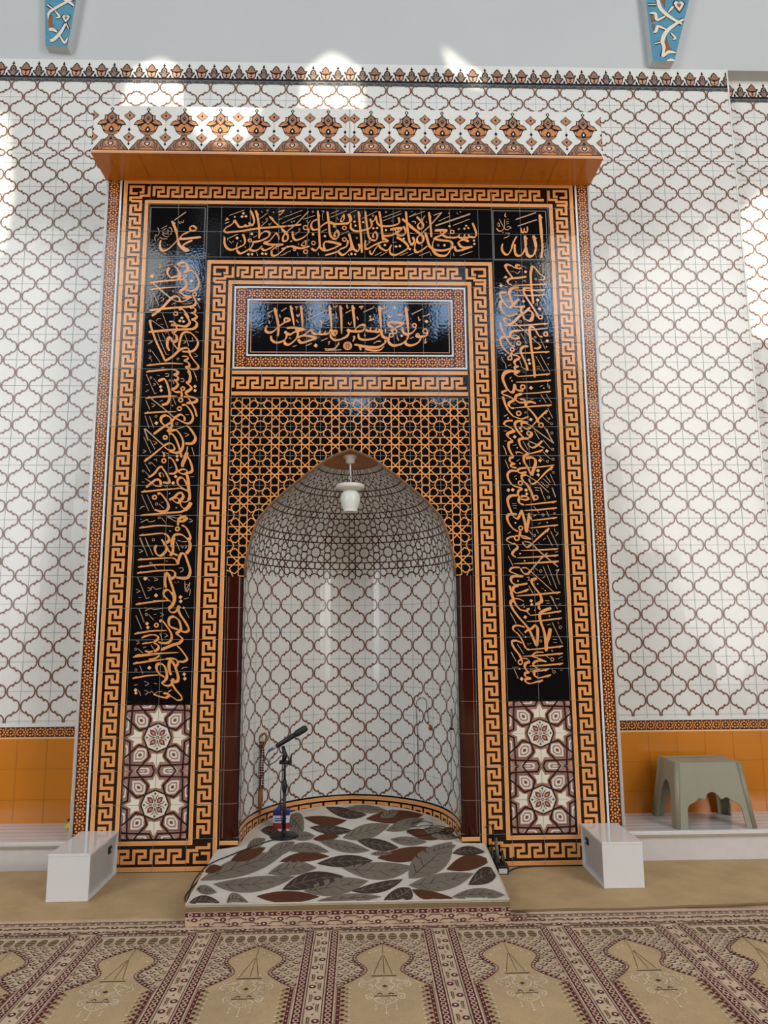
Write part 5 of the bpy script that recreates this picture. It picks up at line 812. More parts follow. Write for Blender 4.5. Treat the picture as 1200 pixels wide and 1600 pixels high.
# purple star panels
def starpanel(xc):
    F = Flat(fw(0)); F.rect(xc-.2, .2, xc+.2, 1.0, M_mauve, 0, 2, 4)
    for zc in (.4, .8):
        F.clip = (xc-.197, zc-.2, xc+.197, zc+.2)
        S = .2
        def sym(fn):
            for a in (1, -1):
                for b in (1, -1):
                    fn(lambda x, z: (xc+a*x*S, zc+b*z*S)); fn(lambda x, z: (xc+a*z*S, zc+b*x*S))
        oct_ = [(.43*math.cos(k*math.pi/4), .43*math.sin(k*math.pi/4)) for k in range(8)]
        F.add([(xc+x*S*1.10, zc+z*S*1.10) for x, z in oct_], M_greybr, 1)
        F.add([(xc+x*S, zc+z*S) for x, z in oct_], M_cream, 2)
        # stars: brown edge then cream, five points, one pointing outward
        for k in range(4):
            q = k*math.pi/2
            def rot(x, z): return (xc+(x*math.cos(q)-z*math.sin(q))*S, zc+(x*math.sin(q)+z*math.cos(q))*S)
            for m, kk, h in ((M_greybr, 1.32, 1), (M_cream, 1.0, 2)):
                base = [(.93, 0), (.73, -.10), (.745, -.27), (.60, -.17), (.47, -.17), (.50, 0), (.47, .17), (.60, .17), (.745, .27), (.73, .10)]
                cx = .65
                F.add([rot(cx+(x-cx)*kk, z*kk) for x, z in base], m, h)
        def petals(t):
            # diagonal kite flower
            pk = [(.24, .62), (.24, .50), (.32, .32), (.50, .25), (.66, .28), (.78, .76), (.30, .68)]
            c = (.52, .52)
            kite = [(.30, .58), (.33, .34), (.58, .32), (.76, .44), (.74, .74), (.44, .76)]
            kite = [(.29, .60), (.29, .36), (.36, .29), (.60, .29), (.74, .46), (.74, .74), (.46, .74)]
            for m, s_, h in ((M_plum, 1.12, 1.2), (M_mauve, 1.02, 1.4), (M_cream, .86, 1.8), (M_mauve, .66, 2.2), (M_cream, .45, 2.6), (M_plum, .22, 3)):
                F.add([t(c[0]+(x-c[0])*s_, c[1]+(z-c[1])*s_) for x, z in kite], m, h)
        for a in (1, -1):
            for b in (1, -1): petals(lambda x, z: (xc+a*x*S, zc+b*z*S))
        # half flowers at the edge between stars
        def edge(t):
            c = (.42, 1.02)
            kite = [(.14, .99), (.20, .88), (.62, .87), (.75, 1.02), (.62, 1.15), (.2, 1.15)]
            for m, s_, h in ((M_mauve, 1.0, 1.2), (M_cream, .80, 1.6), (M_mauve, .56, 2.0), (M_cream, .3, 2.4)):
                F.add([t(c[0]+(x-c[0])*s_, c[1]+(z-c[1])*s_) for x, z in kite], m, h)
            F.add([t(*p) for p in ((.84, .98), (.98, .84), (.98, .98))], M_pink, 2)
            F.add([t(*p) for p in ((.76, .88), (.86, .88), (.80, .97))], M_plum, 1.6)
            F.disc(t(.81, .90), .0035, M_cream, 2.4, 4)
        sym(edge)
        # dark strapwork
        def straps(t):
            for L in ([(.045, 1.03), (.13, .84), (.95, .81), (1.03, .70)], [(.63, 1.02), (.22, .56), (.30, .33)]):
                F.ribbon([t(*p) for p in L], .0098, M_wine, 3.4)
        sym(straps)
        F.ribbon([(xc+x*S, zc+z*S) for x, z in oct_], .0085, M_wine, 3.6, True)
        # medallion
        F.disc((xc, zc), .010, M_wine, 3, 12); F.disc((xc, zc), .0062, M_cream, 3.4, 10)
        for k in range(4):
            q = k*math.pi/2
            def r2(x, z, q=q): return (xc+(x*math.cos(q)-z*math.sin(q)), zc+(x*math.sin(q)+z*math.cos(q)))
            F.add([r2(*p) for p in ((.058, 0), (.066, -.008), (.074, 0), (.066, .008))], M_wine, 3)
            F.add([r2(*p) for p in ((.012, 0), (.024, -.007), (.036, 0), (.024, .007))], M_plum, 3)
            for s_ in (-1, 1): F.ribbon([r2(*p) for p in ((.030, s_*.006), (.048, s_*.010), (.058, s_*.022))], .005, M_plum, 3)
        for k in range(4):
            q = k*math.pi/2+math.pi/4
            def r2(x, z, q=q): return (xc+(x*math.cos(q)-z*math.sin(q)), zc+(x*math.sin(q)+z*math.cos(q)))
            F.add([r2(*p) for p in ((.014, 0), (.030, -.014), (.046, -.016), (.068, 0), (.046, .016), (.030, .014))], M_plum, 2.8)
            F.add([r2(*p) for p in ((.026, 0), (.036, -.008), (.052, 0), (.036, .008))], M_pink, 3.1)
        F.clip = None
    F.ribbon([(xc-.2, .2), (xc-.2, 1.0), (xc+.2, 1.0), (xc+.2, .2)], .007, M_dkbrown, 4, True)
    grout(F, [xc], [.4, .6, .8], xc-.197, .2, xc+.197, 1.0, M_groutL, .0018, 4.2)
    return F
part(starpanel(-1.2), 'star_panel'); part(starpanel(1.2), 'star_panel')

# maroon columns each side of the niche
for s in (-1, 1):
    prof = [(.80, 0), (.745, -.002), (.722, .001), (.706, .010), (.695, .025), (.688, .045), (.686, .07)]
    F = Flat(lambda u, v, h: (u, v, h))
    bm = bmesh.new()
    zz = [.2, 1.8]
    pr = crom(prof, 4)
    rows = [[bm.verts.new((s*x, y, z)) for x, y in pr] for z in zz]
    for i in range(len(pr)-1):
        f = bm.faces.new((rows[0][i], rows[0][i+1], rows[1][i+1], rows[1][i])); f.smooth = True
    for k in range(1, 8):
        z = .2+T*k
        a = [bm.verts.new((s*x, y-.0012, z-.0016)) for x, y in pr]; b = [bm.verts.new((s*x, y-.0012, z+.0016)) for x, y in pr]
        for i in range(len(pr)-1): bm.faces.new((a[i], a[i+1], b[i+1], b[i])).material_index = 1
    for xx in (.782,):
        q = [bm.verts.new(p) for p in ((s*xx, -.0022, .2), (s*(xx+.003), -.0022, .2), (s*(xx+.003), -.0022, 1.8), (s*xx, -.0022, 1.8))]
        bm.faces.new(q).material_index = 1
    fin('maroon_column', bm, [M_maroon, mat('maroon_joint', (132, 104, 98), .5)], mih)
    F = Flat(fw(0)); a, b = sorted((s*.8, s*.687)); F.rect(a, 0, b, .2, M_dkbrown, 0)
    F.rect(a, .160, b, .184, M_goldL, 1.2); F.rect(a, .164, b, .180, M_gold, 1.6)
    F.rect(a+.008, .118, b-.008, .134, M_gold, 1.2); F.rect(a+.03, .09, a+.046, .12, M_gold, 1.2)
    part(F, 'column_base')

# niche wall and half dome
HALF = crom([(0, .9), (.198, .853), (.372, .757), (.518, .62), (.620, .45), (.674, .255), (.687, .1), (.687, .0)], 14)
cum = [0]
for p, q in zip(HALF, HALF[1:]): cum.append(cum[-1]+math.hypot(q[0]-p[0], q[1]-p[1]))
LN = cum[-1]
def plan(u):
    a = min(abs(u), LN); i = 0
    lo, hi = 0, len(cum)-1
    while hi-lo > 1:
        m_ = (lo+hi)//2
        if cum[m_] <= a: lo = m_
        else: hi = m_
    t = (a-cum[lo])/(cum[hi]-cum[lo])
    p, q = HALF[lo], HALF[hi]
    x, y = p[0]+(q[0]-p[0])*t, p[1]+(q[1]-p[1])*t
    dx, dy = q[0]-p[0], q[1]-p[1]; l = math.hypot(dx, dy)
    nx, ny = dy/l, -dx/l       # towards the inside
    if nx*x+ny*y > 0: nx, ny = -nx, -ny
    if u < 0: x, nx = -x, -nx
    return x, y, nx, ny
def fniche(u, v, h):
    x, y, nx, ny = plan(u); return (x+nx*h, y+ny*h, v)
ZS = 1.84
F = Flat(fniche, (-LN, .0, LN, ZS)); F.curved = True
F.rect(-LN, .0, LN, ZS, M_white, 0, 60, 2)
F.clip = (-LN, .242, LN, ZS)
ogee(F, -1.5, .24, 15, 8)
grout(F, [-1.3+T*i for i in range(14)], fr(.44, 1.64, 6), -LN, .24, LN, ZS, M_grout, .0026, 1)
part(F, 'niche_wall', 'white concave niche wall with brown lantern lattice')
F = Flat(lambda u, v, h: fniche(u, v, h+.003), (-LN, .0, LN, .27)); F.curved = True
F.rect(-LN, .04, LN, .264, M_dkbrown, 0, 60, 1)
F.rect(-LN, .228, LN, .252, M_goldL, 1.2, 60, 1); F.rect(-LN, .232, LN, .248, M_gold, 1.6, 60, 1)
keyrun(F, (-1.3, .172), (1, 0), (0, 1), 2.6, 26, **K)
part(F, 'niche_base_border')
# dome: plan curve shrinks along the pointed profile
MER = crom([(.686, ZS), (.678, 1.95), (.655, 2.06), (.612, 2.165), (.538, 2.265), (.440, 2.352), (.330, 2.445), (.212, 2.535), (.10, 2.603), (0, 2.645)], 5)
mc = [0]
for p, q in zip(MER, MER[1:]): mc.append(mc[-1]+math.hypot(q[0]-p[0], q[1]-p[1]))
def mer(wv):
    wv = max(0, min(wv, mc[-1]-1e-5)); i = 0
    while mc[i+1] < wv: i += 1
    t = (wv-mc[i])/(mc[i+1]-mc[i]); p, q = MER[i], MER[i+1]
    return p[0]+(q[0]-p[0])*t, p[1]+(q[1]-p[1])*t
def fdome(u, v, h):
    x, z = mer(v); s_ = x/.687
    px, py, nx, ny = plan(u)
    return (px*s_+nx*h*.9, py*s_+ny*h*.9, z-h*.5)
wc = mc[-1]-.20
F = Flat(fdome, (-LN, 0, LN, wc)); F.curved = True
F.rect(-LN, 0, LN, wc, M_white, 0, 60, 24)
starnet(F, -1.3, 0, 13, 6, M_domeline, .0085)
grout(F, [-1.3+T*i for i in range(14)], fr(.2, 1.0, 4), -LN, 0, LN, wc, M_grout, .002, 1)
part(F, 'niche_dome', 'white pointed half dome with dark brown star lattice')
F = Flat(fdome, (-LN, wc, LN, mc[-1])); F.rect(-LN, wc, LN, mc[-1]-.001, mat('brown_orange_cap', (150, 88, 30), .3, kind='trim', vary=.1, vs=30), 0, 40, 6)
part(F, 'dome_cap', 'plain brown orange cap at the dome tip')
# brown joint ring above niche wall
# ---- canopy
can = bpy.data.objects.new("canopy", None); C.objects.link(can); can.location = (0, 0, 4.6); can.parent = mih
Y0, ZC0, ZC1, XC = -.30, 4.582, 4.935, 1.712
bm = bmesh.new()
bm_box(bm, -XC, Y0+.002, ZC0+.002, XC, .5, ZC1)
fin('canopy_body', bm, M_trimw, can)
F = Flat(lambda u, v, h: (u, v, ZC0-h))
F.rect(-XC, Y0, XC, 0, M_orange, 0, 17, 2)
grout(F, [-1.6+T*i for i in range(17)], [], -XC, Y0, XC, 0, M_groutO, .0022, 1)
F.build('soffit', can)['label'] = 'ochre orange tiled underside of the canopy'
F = Flat(fw(Y0))
F.rect(-XC, ZC0, XC, ZC1, M_white, 0, 14, 1)
F.rect(-XC, ZC0, XC, ZC0+.016, M_pink, 1); F.rect(-XC, ZC0+.016, XC, ZC0+.024, M_goldL, 1); F.rect(-XC, ZC0-.001, XC, ZC0+.003, M_red, 2)
F.clip = (-XC, ZC0, XC, ZC1)
def palmette(c, b, k):
    def P(L, m, h, mir=True):
        pts = [(c+x*k, b+z*k) for x, z in L]
        if mir: pts += [(c-x*k, b+z*k) for x, z in reversed(L) if x > .01]
        F.add(pts, m, h)
    def Pm(L, m, h):
        for s_ in (1, -1): F.add([(c+s_*x*k, b+z*k) for x, z in L], m, h)
    def Rm(L, wd, m, h):
        for s_ in (1, -1): F.ribbon([(c+s_*x*k, b+z*k) for x, z in crom(L, 4)], wd*k, m, h)
    N = M_navy
    P([(0, 0), (272, 0), (272, 12), (235, 62), (165, 150), (145, 180), (95, 192), (56, 225), (36, 262), (0, 262)], N, 1)
    P([(0, 240), (36, 240), (44, 262), (88, 286), (122, 322), (142, 380), (165, 422), (215, 428), (212, 448), (172, 500), (115, 522), (104, 560), (112, 596), (78, 592), (58, 606), (12, 648), (10, 672), (32, 694), (0, 730)], N, 1.2)
    P([(0, 668), (10, 694), (0, 712)], M_cream, 2)
    # foot
    P([(0, 14), (246, 14), (226, 54), (160, 138), (136, 166), (88, 178), (52, 212), (32, 250), (0, 256)], M_greybr, 1.8)
    P([(0, 14), (110, 14), (112, 34), (60, 48), (0, 40)], M_tan, 2.2)
    P([(0, 52), (44, 70), (84, 116), (80, 150), (40, 164), (0, 152)], M_pink, 2.2)
    Rm([(0, 44), (56, 66), (98, 40), (122, 90), (96, 160), (40, 170), (0, 158)], 8, N, 2.6)
    P([(0, 66), (44, 106), (42, 138), (20, 148), (0, 134)], N, 2.9)
    P([(0, 84), (26, 112), (24, 128), (12, 132), (0, 120)], M_cream, 3.3)
    P([(0, 180), (24, 186), (20, 204), (0, 228)], N, 2.8)
    Rm([(120, 16), (150, 70), (140, 130)], 8, N, 2.8); Rm([(228, 30), (198, 24), (186, 46), (208, 58)], 9, N, 2.8)
    # cup
    Pm([(0, 262), (40, 262), (84, 288), (110, 322), (20, 316), (0, 300)], M_greybr, 2)
    P([(0, 318), (100, 330), (108, 370), (98, 410), (60, 445), (30, 455), (0, 430)], M_tan, 2)
    Pm([(108, 330), (128, 372), (138, 405), (112, 412)], M_pink, 2)
    P([(0, 292), (30, 322), (44, 348), (24, 384), (0, 412)], N, 2.6)
    P([(0, 330), (14, 346), (10, 362), (0, 376)], M_cream, 3)
    Rm([(0, 312), (60, 318), (112, 334)], 10, N, 2.8); Rm([(0, 438), (34, 462), (60, 448), (100, 412)], 9, N, 2.8)
    # wings
    Pm([(64, 470), (100, 452), (160, 436), (202, 438), (166, 486), (118, 500), (84, 492)], M_tan, 2)
    Pm([(78, 496), (118, 486), (162, 490), (112, 512)], M_pink, 2.3)
    Rm([(84, 478), (130, 494), (166, 484)], 7, N, 2.8)
    Pm([(72, 520), (100, 514), (92, 556), (98, 580), (70, 576)], M_pink, 2)
    # bud
    P([(0, 440), (22, 462), (54, 510), (62, 550), (44, 596), (0, 640)], M_greybr, 2)
    P([(0, 452), (16, 466), (0, 492)], M_pink, 2.4)
    P([(0, 500), (12, 520), (30, 546), (12, 562), (0, 584)], N, 2.6); F.diamond((c, b+546*k), 7*k, M_cream, 3, 9*k)
    Rm([(0, 440), (40, 478), (66, 530), (58, 578), (20, 624)], 8, N, 2.7)
def lozenges(c, b, k, half=0):
    for zz, up in ((585, 0), (225, 1)):
        for m, r, h in ((M_navy, 88, 1), (M_greybr, 80, 1.4), (M_pink, 46, 1.8)):
            F.add([(c+x*r*k, b+(zz+z*r)*k) for x, z in ((0, 1), (.35, .55), (1, .05), (.75, -.35), (.3, -.7), (0, -1), (-.3, -.7), (-.75, -.35), (-1, .05), (-.35, .55))], m, h)
        F.diamond((c, b+zz*k), 20*k, M_maroon, 2.2, 26*k)
    F.diamond((c, b+350*k), 24*k, M_navy, 1.5, 34*k); F.diamond((c, b+110*k), 20*k, M_navy, 1.5, 26*k)
    F.rect(c-.001, b+370*k, c+.001, b+500*k, M_grout, 1)
kk = .241/550
zb = ZC0+.024
for s_ in (-1, 1):
    for i in range(7):
        palmette(s_*(XC-.125-.2405*i), zb, kk)
        lozenges(s_*(XC-.002-.2405*i), zb, kk)
    lozenges(s_*.031, zb, kk)
F.clip = None
grout(F, [0], [], -XC, zb, XC, ZC1, M_grout, .003, 3.5)
F.build('palmette_frieze', can)['label'] = 'white canopy front with orange and black palmettes'

# ================================================================== floor coverings
# beige carpet strip in front of the wall
def rugslab(name, poly, z0f, m, th=.012):
    bm = bmesh.new()
    A = [bm.verts.new((x, y, z0f(y)+th)) for x, y in poly]; B = [bm.verts.new((x, y, z0f(y))) for x, y in poly]
    bm.faces.new(A); bm.faces.new(B[::-1]); n = len(poly)
    for i in range(n): bm.faces.new((A[i], B[i], B[(i+1) % n], A[(i+1) % n]))
    return fin(name, bm, m)
edge = [(-6, -.725)]+[(-6+.2*i, -.722-.006*math.sin(i*1.7)-.004*math.sin(i*.6)) for i in range(1, 60)]+[(6, -.72)]
o = rugslab('beige_carpet', edge+[(6, .075), (1.70, .075), (1.70, .0), (-1.70, .0), (-1.70, .075), (-6, .075)], lambda y: -.003, M_beige, .012)
tag(o, 'plain beige carpet strip running along the foot of the tiled wall', 'carpet')
# lifted hem at the right
tube('carpet_hem', [(.84+.15*i, -.724-.006*math.sin((i+34)*1.7), .008+.012*max(0, math.sin(i*.42-2.2))) for i in range(24)], .006, M_cgrn, o, 6)

# patterned prayer carpet, one niche after another
PX = .5673; AX = .165
F = Flat(lambda u, v, h: (u, v, .0025+h))
F.rect(-6, -4.2, 6, -.725, M_cpink, 0, 12, 4)
def cborder(F, x0, x1, ya, u=PX):
    """two rows of small motifs above the niches, ya = far edge"""
    F.rect(x0, ya-.035, x1, ya, M_cpink, 1)
    F.rect(x0, ya-.045, x1, ya-.040, M_cbrown, 1); F.rect(x0, ya-.076, x1, ya-.072, M_cbrown, 1)
    n = int((x1-x0)/.071)
    for i in range(n):
        c = x0+.035+i*.071
        F.ring((c, ya-.058), .010, .004, M_cred, 2, 6, .008); F.rect(c+.022, ya-.064, c+.040, ya-.052, M_cbrown, 2)
        F.rect(c+.027, ya-.061, c+.034, ya-.055, M_ccream, 3)
    n = int((x1-x0)/.142)
    for i in range(n):
        c = x0+.02+i*.142
        for dx, dy, sg in ((.0, .112, 1), (.071, .168, -1)):
            cc = (c+dx, ya-dy)
            F.disc(cc, .019, M_cred, 2, 8, .015); F.disc(cc, .009, M_ccream, 3, 4, .008)
            F.diamond((cc[0]+.034, cc[1]-.004*sg), .008, M_cred, 2)
            F.ribbon([(cc[0]+.044, cc[1]-sg*.012), (cc[0]+.058, cc[1]-sg*-.006), (cc[0]+.10, cc[1]-sg*-.008), (cc[0]+.118, cc[1]-sg*.010)], .006, M_cbrown, 2)
            F.ribbon([(cc[0]+.05, cc[1]-sg*.018), (cc[0]+.066, cc[1]-sg*.004), (cc[0]+.10, cc[1]-sg*.002), (cc[0]+.112, cc[1]-sg*.018)], .0045, M_cgrn, 2)
            F.ribbon([(cc[0]-.03, cc[1]+.010), (cc[0]-.024, cc[1]-.012)], .005, M_ccream, 2)
cborder(F, -6, 6, -.725)
F.rect(-6, -.915, 6, -.910, M_cbrown, 2)
for k in range(-7, 8):
    cx = AX+k*PX
    F.clip = (cx-.2836, -4.2, cx+.2836, -.7)
    # dotted row and arcade row
    x0, x1 = cx-.205, cx+.205
    F.rect(x0, -.945, x1, -.941, M_cbrown, 1); F.rect(x0, -.918, x1, -.914, M_cbrown, 1)
    for i in range(8):
        c = x0+.028+i*.0505
        F.ring((c, -.930), .009, .0035, M_cbrown, 2, 6, .007); F.rect(c+.018, -.936, c+.032, -.925, M_cbrown, 2)
    for i in range(9):
        c = x0+i*.0515
        F.clip = (x0, -4.2, x1, -.7)
        F.disc((c, -1.010), .0225, M_cgrn, 2, 10, .042); F.ring((c, -1.010), .0245, .004, M_ccream, 3, 12, .044)
        for q in (-.010, -.001, .008): F.rect(c+q, -1.040, c+q+.004, -.982, M_cbrown, 2.5)
        for q in (-1.025, -.998): F.rect(c-.016, q, c+.016, q+.004, M_cpink, 2.7)
        F.clip = (cx-.2836, -4.2, cx+.2836, -.7)
    # spandrels: lively small scroll pattern
    random.seed(11)
    y = -1.065
    row = 0
    while y > -1.53:
        for i in range(8):
            c = x0+.012+i*.054+(row % 2)*.027
            if c > x1-.01: continue
            F.ribbon([(c-.018, y+.006), (c-.006, y-.012), (c+.010, y-.008), (c+.018, y+.010)], .0062, M_cbrown if (i+row) % 3 else M_cgrn, 1.5)
            F.ribbon([(c-.020, y-.006), (c-.008, y-.022), (c+.010, y-.020)], .0072, M_ccream, 1.5)
            F.diamond((c, y+.010), .0062, M_cred if (i+row) % 2 else M_cbrown, 2)
        y -= .034; row += 1
    # niche field
    sh = [(0, -1.085), (.045, -1.125), (.085, -1.165), (.118, -1.205), (.128, -1.245), (.112, -1.290), (.086, -1.335), (.080, -1.372), (.098, -1.405), (.135, -1.450), (.175, -1.488), (.193, -1.505)]
    rs = crom(sh, 5)
    field = [(cx+x, y_) for x, y_ in rs]+[(cx+.193, -4.2), (cx-.193, -4.2)]+[(cx-x, y_) for x, y_ in reversed(rs)]
    F.add(field, M_cfield, 3)
    for s_ in (1, -1):
        F.ribbon([(cx+s_*x, y_) for x, y_ in rs], .017, M_cred, 4)
        for i, (x, y_) in enumerate(rs[::2]): F.diamond((cx+s_*x, y_), .0068, M_cpink, 4.6)
        F.rect(*sorted_rect(cx+s_*.176, -4.2, cx+s_*.196, -1.505), M_cred, 4) if False else None
        a, b = sorted((cx+s_*.180, cx+s_*.194)); F.rect(a, -4.2, b, -1.50, M_cred, 4)
        yy = -1.52
        while yy > -2.6:
            F.diamond((cx+s_*.170, yy), .011, M_cred, 4.2); F.diamond((cx+s_*.154, yy-.012), .008, M_cgrn, 4.2); F.diamond((cx+s_*.144, yy-.003), .006, M_ccream, 4.3)
            F.diamond((cx+s_*.187, yy), .005, M_cpink, 4.6)
            yy -= .036
        # guard stripes and chain band beside the field
        a, b = sorted((cx+s_*.2015, cx+s_*.2065)); F.rect(a, -4.2, b, -.95, M_cpink, 4)
        a, b = sorted((cx+s_*.208, cx+s_*.241)); F.rect(a, -4.2, b, -.93, M_cred, 4)
        yy = -.955
        while yy > -3.0:
            F.ring((cx+s_*.2245, yy), .0098, .0052, M_cpink, 4.6, 8, .0125); F.rect(cx+s_*.2245-.004, yy-.019, cx+s_*.2245+.004, yy-.017, M_cpink, 4.6); yy -= .034
        a, b = sorted((cx+s_*.243, cx+s_*.247)); F.rect(a, -4.2, b, -.93, M_cpink, 4)
        a, b = sorted((cx+s_*.249, cx+s_*.251)); F.rect(a, -4.2, b, -.93, M_cbrown, 4)
    # lamp chains, bar, vase medallion
    for dx in (-.045, 0, .035): F.ribbon([(cx+dx*.1, -1.22), (cx+dx, -1.405)], .0032, M_cgrn, 4)
    F.ribbon([(cx, -1.10), (cx, -1.22)], .003, M_cgrn, 4)
    for dx, yy in ((-.06, -1.19), (-.085, -1.235), (-.03, -1.17), (.03, -1.17), (.06, -1.2), (.09, -1.235), (0, -1.215), (-.05, -1.39), (.04, -1.39)): F.diamond((cx+dx, yy), .0065, M_ccream, 4)
    F.rect(cx-.055, -1.424, cx+.052, -1.416, M_cbrown, 4)
    for s_ in (1, -1):
        for L in ([(.01, -1.44), (.045, -1.45), (.07, -1.47), (.10, -1.475), (.105, -1.505), (.085, -1.52)], [(.02, -1.47), (.04, -1.50), (.03, -1.53), (.01, -1.55)], [(.06, -1.49), (.05, -1.52), (.075, -1.545)], [(.02, -1.60), (.045, -1.625), (.02, -1.655), (0, -1.665)], [(.05, -1.575), (.078, -1.585), (.07, -1.62), (.05, -1.61)], [(.012, -1.452), (.03, -1.462), (.02, -1.48)]):
            F.ribbon([(cx+s_*x, y_) for x, y_ in crom(L, 4)], .0062, M_ccream, 4)
        for (qx, qy) in ((.03, -1.445), (.055, -1.462), (.085, -1.492), (.062, -1.505), (.025, -1.525), (.045, -1.548), (.03, -1.615), (.055, -1.60), (.012, -1.64), (.07, -1.60), (.095, -1.455)):
            F.ring((cx+s_*qx, qy), .0075, .0038, M_ccream, 4.2, 7, .009)
        F.ribbon([(cx+s_*.012, -1.583), (cx+s_*.022, -1.570), (cx+s_*.034, -1.583)], .005, M_cbrown, 4.4)
        F.ribbon([(cx+s_*.04, -1.66), (cx+s_*.04, -1.69)], .004, M_ccream, 4); F.diamond((cx+s_*.04, -1.70), .007, M_ccream, 4)
    F.diamond((cx, -1.513), .012, M_cbrown, 4.5)
    F.rect(cx-.050, -1.598, cx+.048, -1.592, M_cbrown, 4)
    F.ribbon([(cx, -1.67), (cx, -1.72)], .004, M_ccream, 4); F.diamond((cx, -1.73), .008, M_ccream, 4)
    F.clip = None
    # medallions in the strip between niches
    gx = cx+PX/2
    F.clip = (gx-.031, -4.2, gx+.031, -.93)
    F.rect(gx-.031, -4.2, gx+.031, -.93, M_cpink, 3)
    yy = -.975; j = 0
    while yy > -2.6:
        s_ = 1 if j % 2 else -1
        F.disc((gx+s_*.014, yy), .0155, M_cred, 4, 8, .017); F.disc((gx+s_*.014, yy), .0075, M_ccream, 4.5, 4, .008)
        F.ribbon([(gx-s_*.014, yy+.03), (gx-s_*.010, yy+.018), (gx-s_*.012, yy-.020), (gx-s_*.022, yy-.030)], .0055, M_cgrn, 4)
        F.ribbon([(gx-s_*.020, yy+.03), (gx-s_*.018, yy+.010), (gx-s_*.019, yy-.016)], .004, M_cbrown, 4)
        F.diamond((gx, yy-.048), .006, M_cbrown, 4); F.diamond((gx+s_*.016, yy-.036), .005, M_ccream, 4)
        yy -= .078 if j % 2 else .098; j += 1
    F.clip = None
o = F.build('prayer_carpet'); tag(o, 'patterned prayer carpet with a row of pointed niches in pinkish beige and dark red', 'carpet')

# low platform reaching into the niche
rz = lambda y: .108+(y+.84)*.05
def outline(ins=0.0, front=-.845):
    L = [(-.803+ins, front+ins), (.812-ins, front+ins), (.826-ins, -.02-ins), (.69-ins, -.012-ins)]
    n = 28
    for i in range(1, n):
        u = LN*(1-2*i/n)
        x, y, nx, ny = plan(u); L.append((x+nx*(.012+ins), y+ny*(.012+ins)))
    L += [(-.69+ins, -.012-ins), (-.806+ins, -.06-ins)]
    return L
bm = bmesh.new()
ol = outline(.006)
A = [bm.verts.new((x, y, rz(y)-.0125)) for x, y in ol]; B = [bm.verts.new((x, y, .004)) for x, y in ol]
bm.faces.new(A); bm.faces.new(B[::-1])
for i in range(len(ol)): bm.faces.new((A[i], B[i], B[(i+1) % len(ol)], A[(i+1) % len(ol)]))
plat = fin('niche_platform', bm, mat('platform_wood', (120, 92, 60), .7, kind='trim', vary=.1))
tag(plat, 'low platform covered in carpet that reaches from the niche onto the floor', 'platform')
# carpet folded down over its front
F = Flat(lambda u, v, h: (u, -.842-.006*math.sin((v)*30)-h, v))
F.rect(-.805, .004, .815, .100, M_cpink, 0, 20, 6)
F.rect(-.805, .072, .815, .100, M_cgrn, 1, 20, 3)
F.rect(-.805, .050, .815, .070, M_cred, 1, 20, 1)
for i in range(26):
    c = -.78+i*.0625; F.ring((c, .060), .0105, .004, M_cpink, 2, 8, .0065); F.rect(c+.024, .057, c+.036, .063, M_cpink, 2)
F.rect(-.805, .071, .815, .0725, M_ccream, 2)
for i in range(12):
    c = -.76+i*.142
    for dx, zz in ((0, .036), (.06, .014)):
        F.disc((c+dx, zz), .017, M_cred, 2, 8, .010); F.disc((c+dx, zz), .008, M_ccream, 3, 4, .005)
        F.ribbon([(c+dx+.026, zz-.002), (c+dx+.04, zz+.008), (c+dx+.09, zz+.008), (c+dx+.105, zz-.002)], .004, M_cbrown, 2)
        F.diamond((c+dx-.03, zz), .006, M_cbrown, 2)
F.build('front_carpet_border', plat)['label'] = 'dark red patterned carpet edge on the platform front'

# leaf rug
rug = empty('leaf_rug', (0, -.84, rz(-.84)), 'rug of grey, brown and rust leaves on cream, covering the platform and niche floor', 'rug')
F = Flat(lambda u, v, h: (u, v, rz(v)+h))
from mathutils.geometry import tessellate_polygon
ol = outline(0)
bm = bmesh.new()
A = [bm.verts.new((x, y, rz(y))) for x, y in ol]; B = [bm.verts.new((x, y, rz(y)-.012)) for x, y in ol]
bm.faces.new(A); bm.faces.new(B[::-1])
for i in range(len(ol)): bm.faces.new((A[i], B[i], B[(i+1) % len(ol)], A[(i+1) % len(ol)]))
fin('pile', bm, M_rcream, rug)
def inside(x, y):
    if y < -.02: return abs(x) < .80 and y > -.838
    a = .68-.012
    yy = 0
    # niche outline lookup
    best = None
    for (hx, hy) in HALF:
        if hx >= abs(x): best = hy; break
    return best is not None and y < best-.02 and abs(x) < .672
LEAF = []
for s in LEAVES.split('|'):
    c = s[0]; P = [tuple(int(a)/1000 for a in q.split(',')) for q in s[1:].split()]
    LEAF.append((c, P))
RM = {'t': M_rtaupe, 'd': M_rdark, 'r': M_rrust}
front = (-.803, -.842, .812, 2)
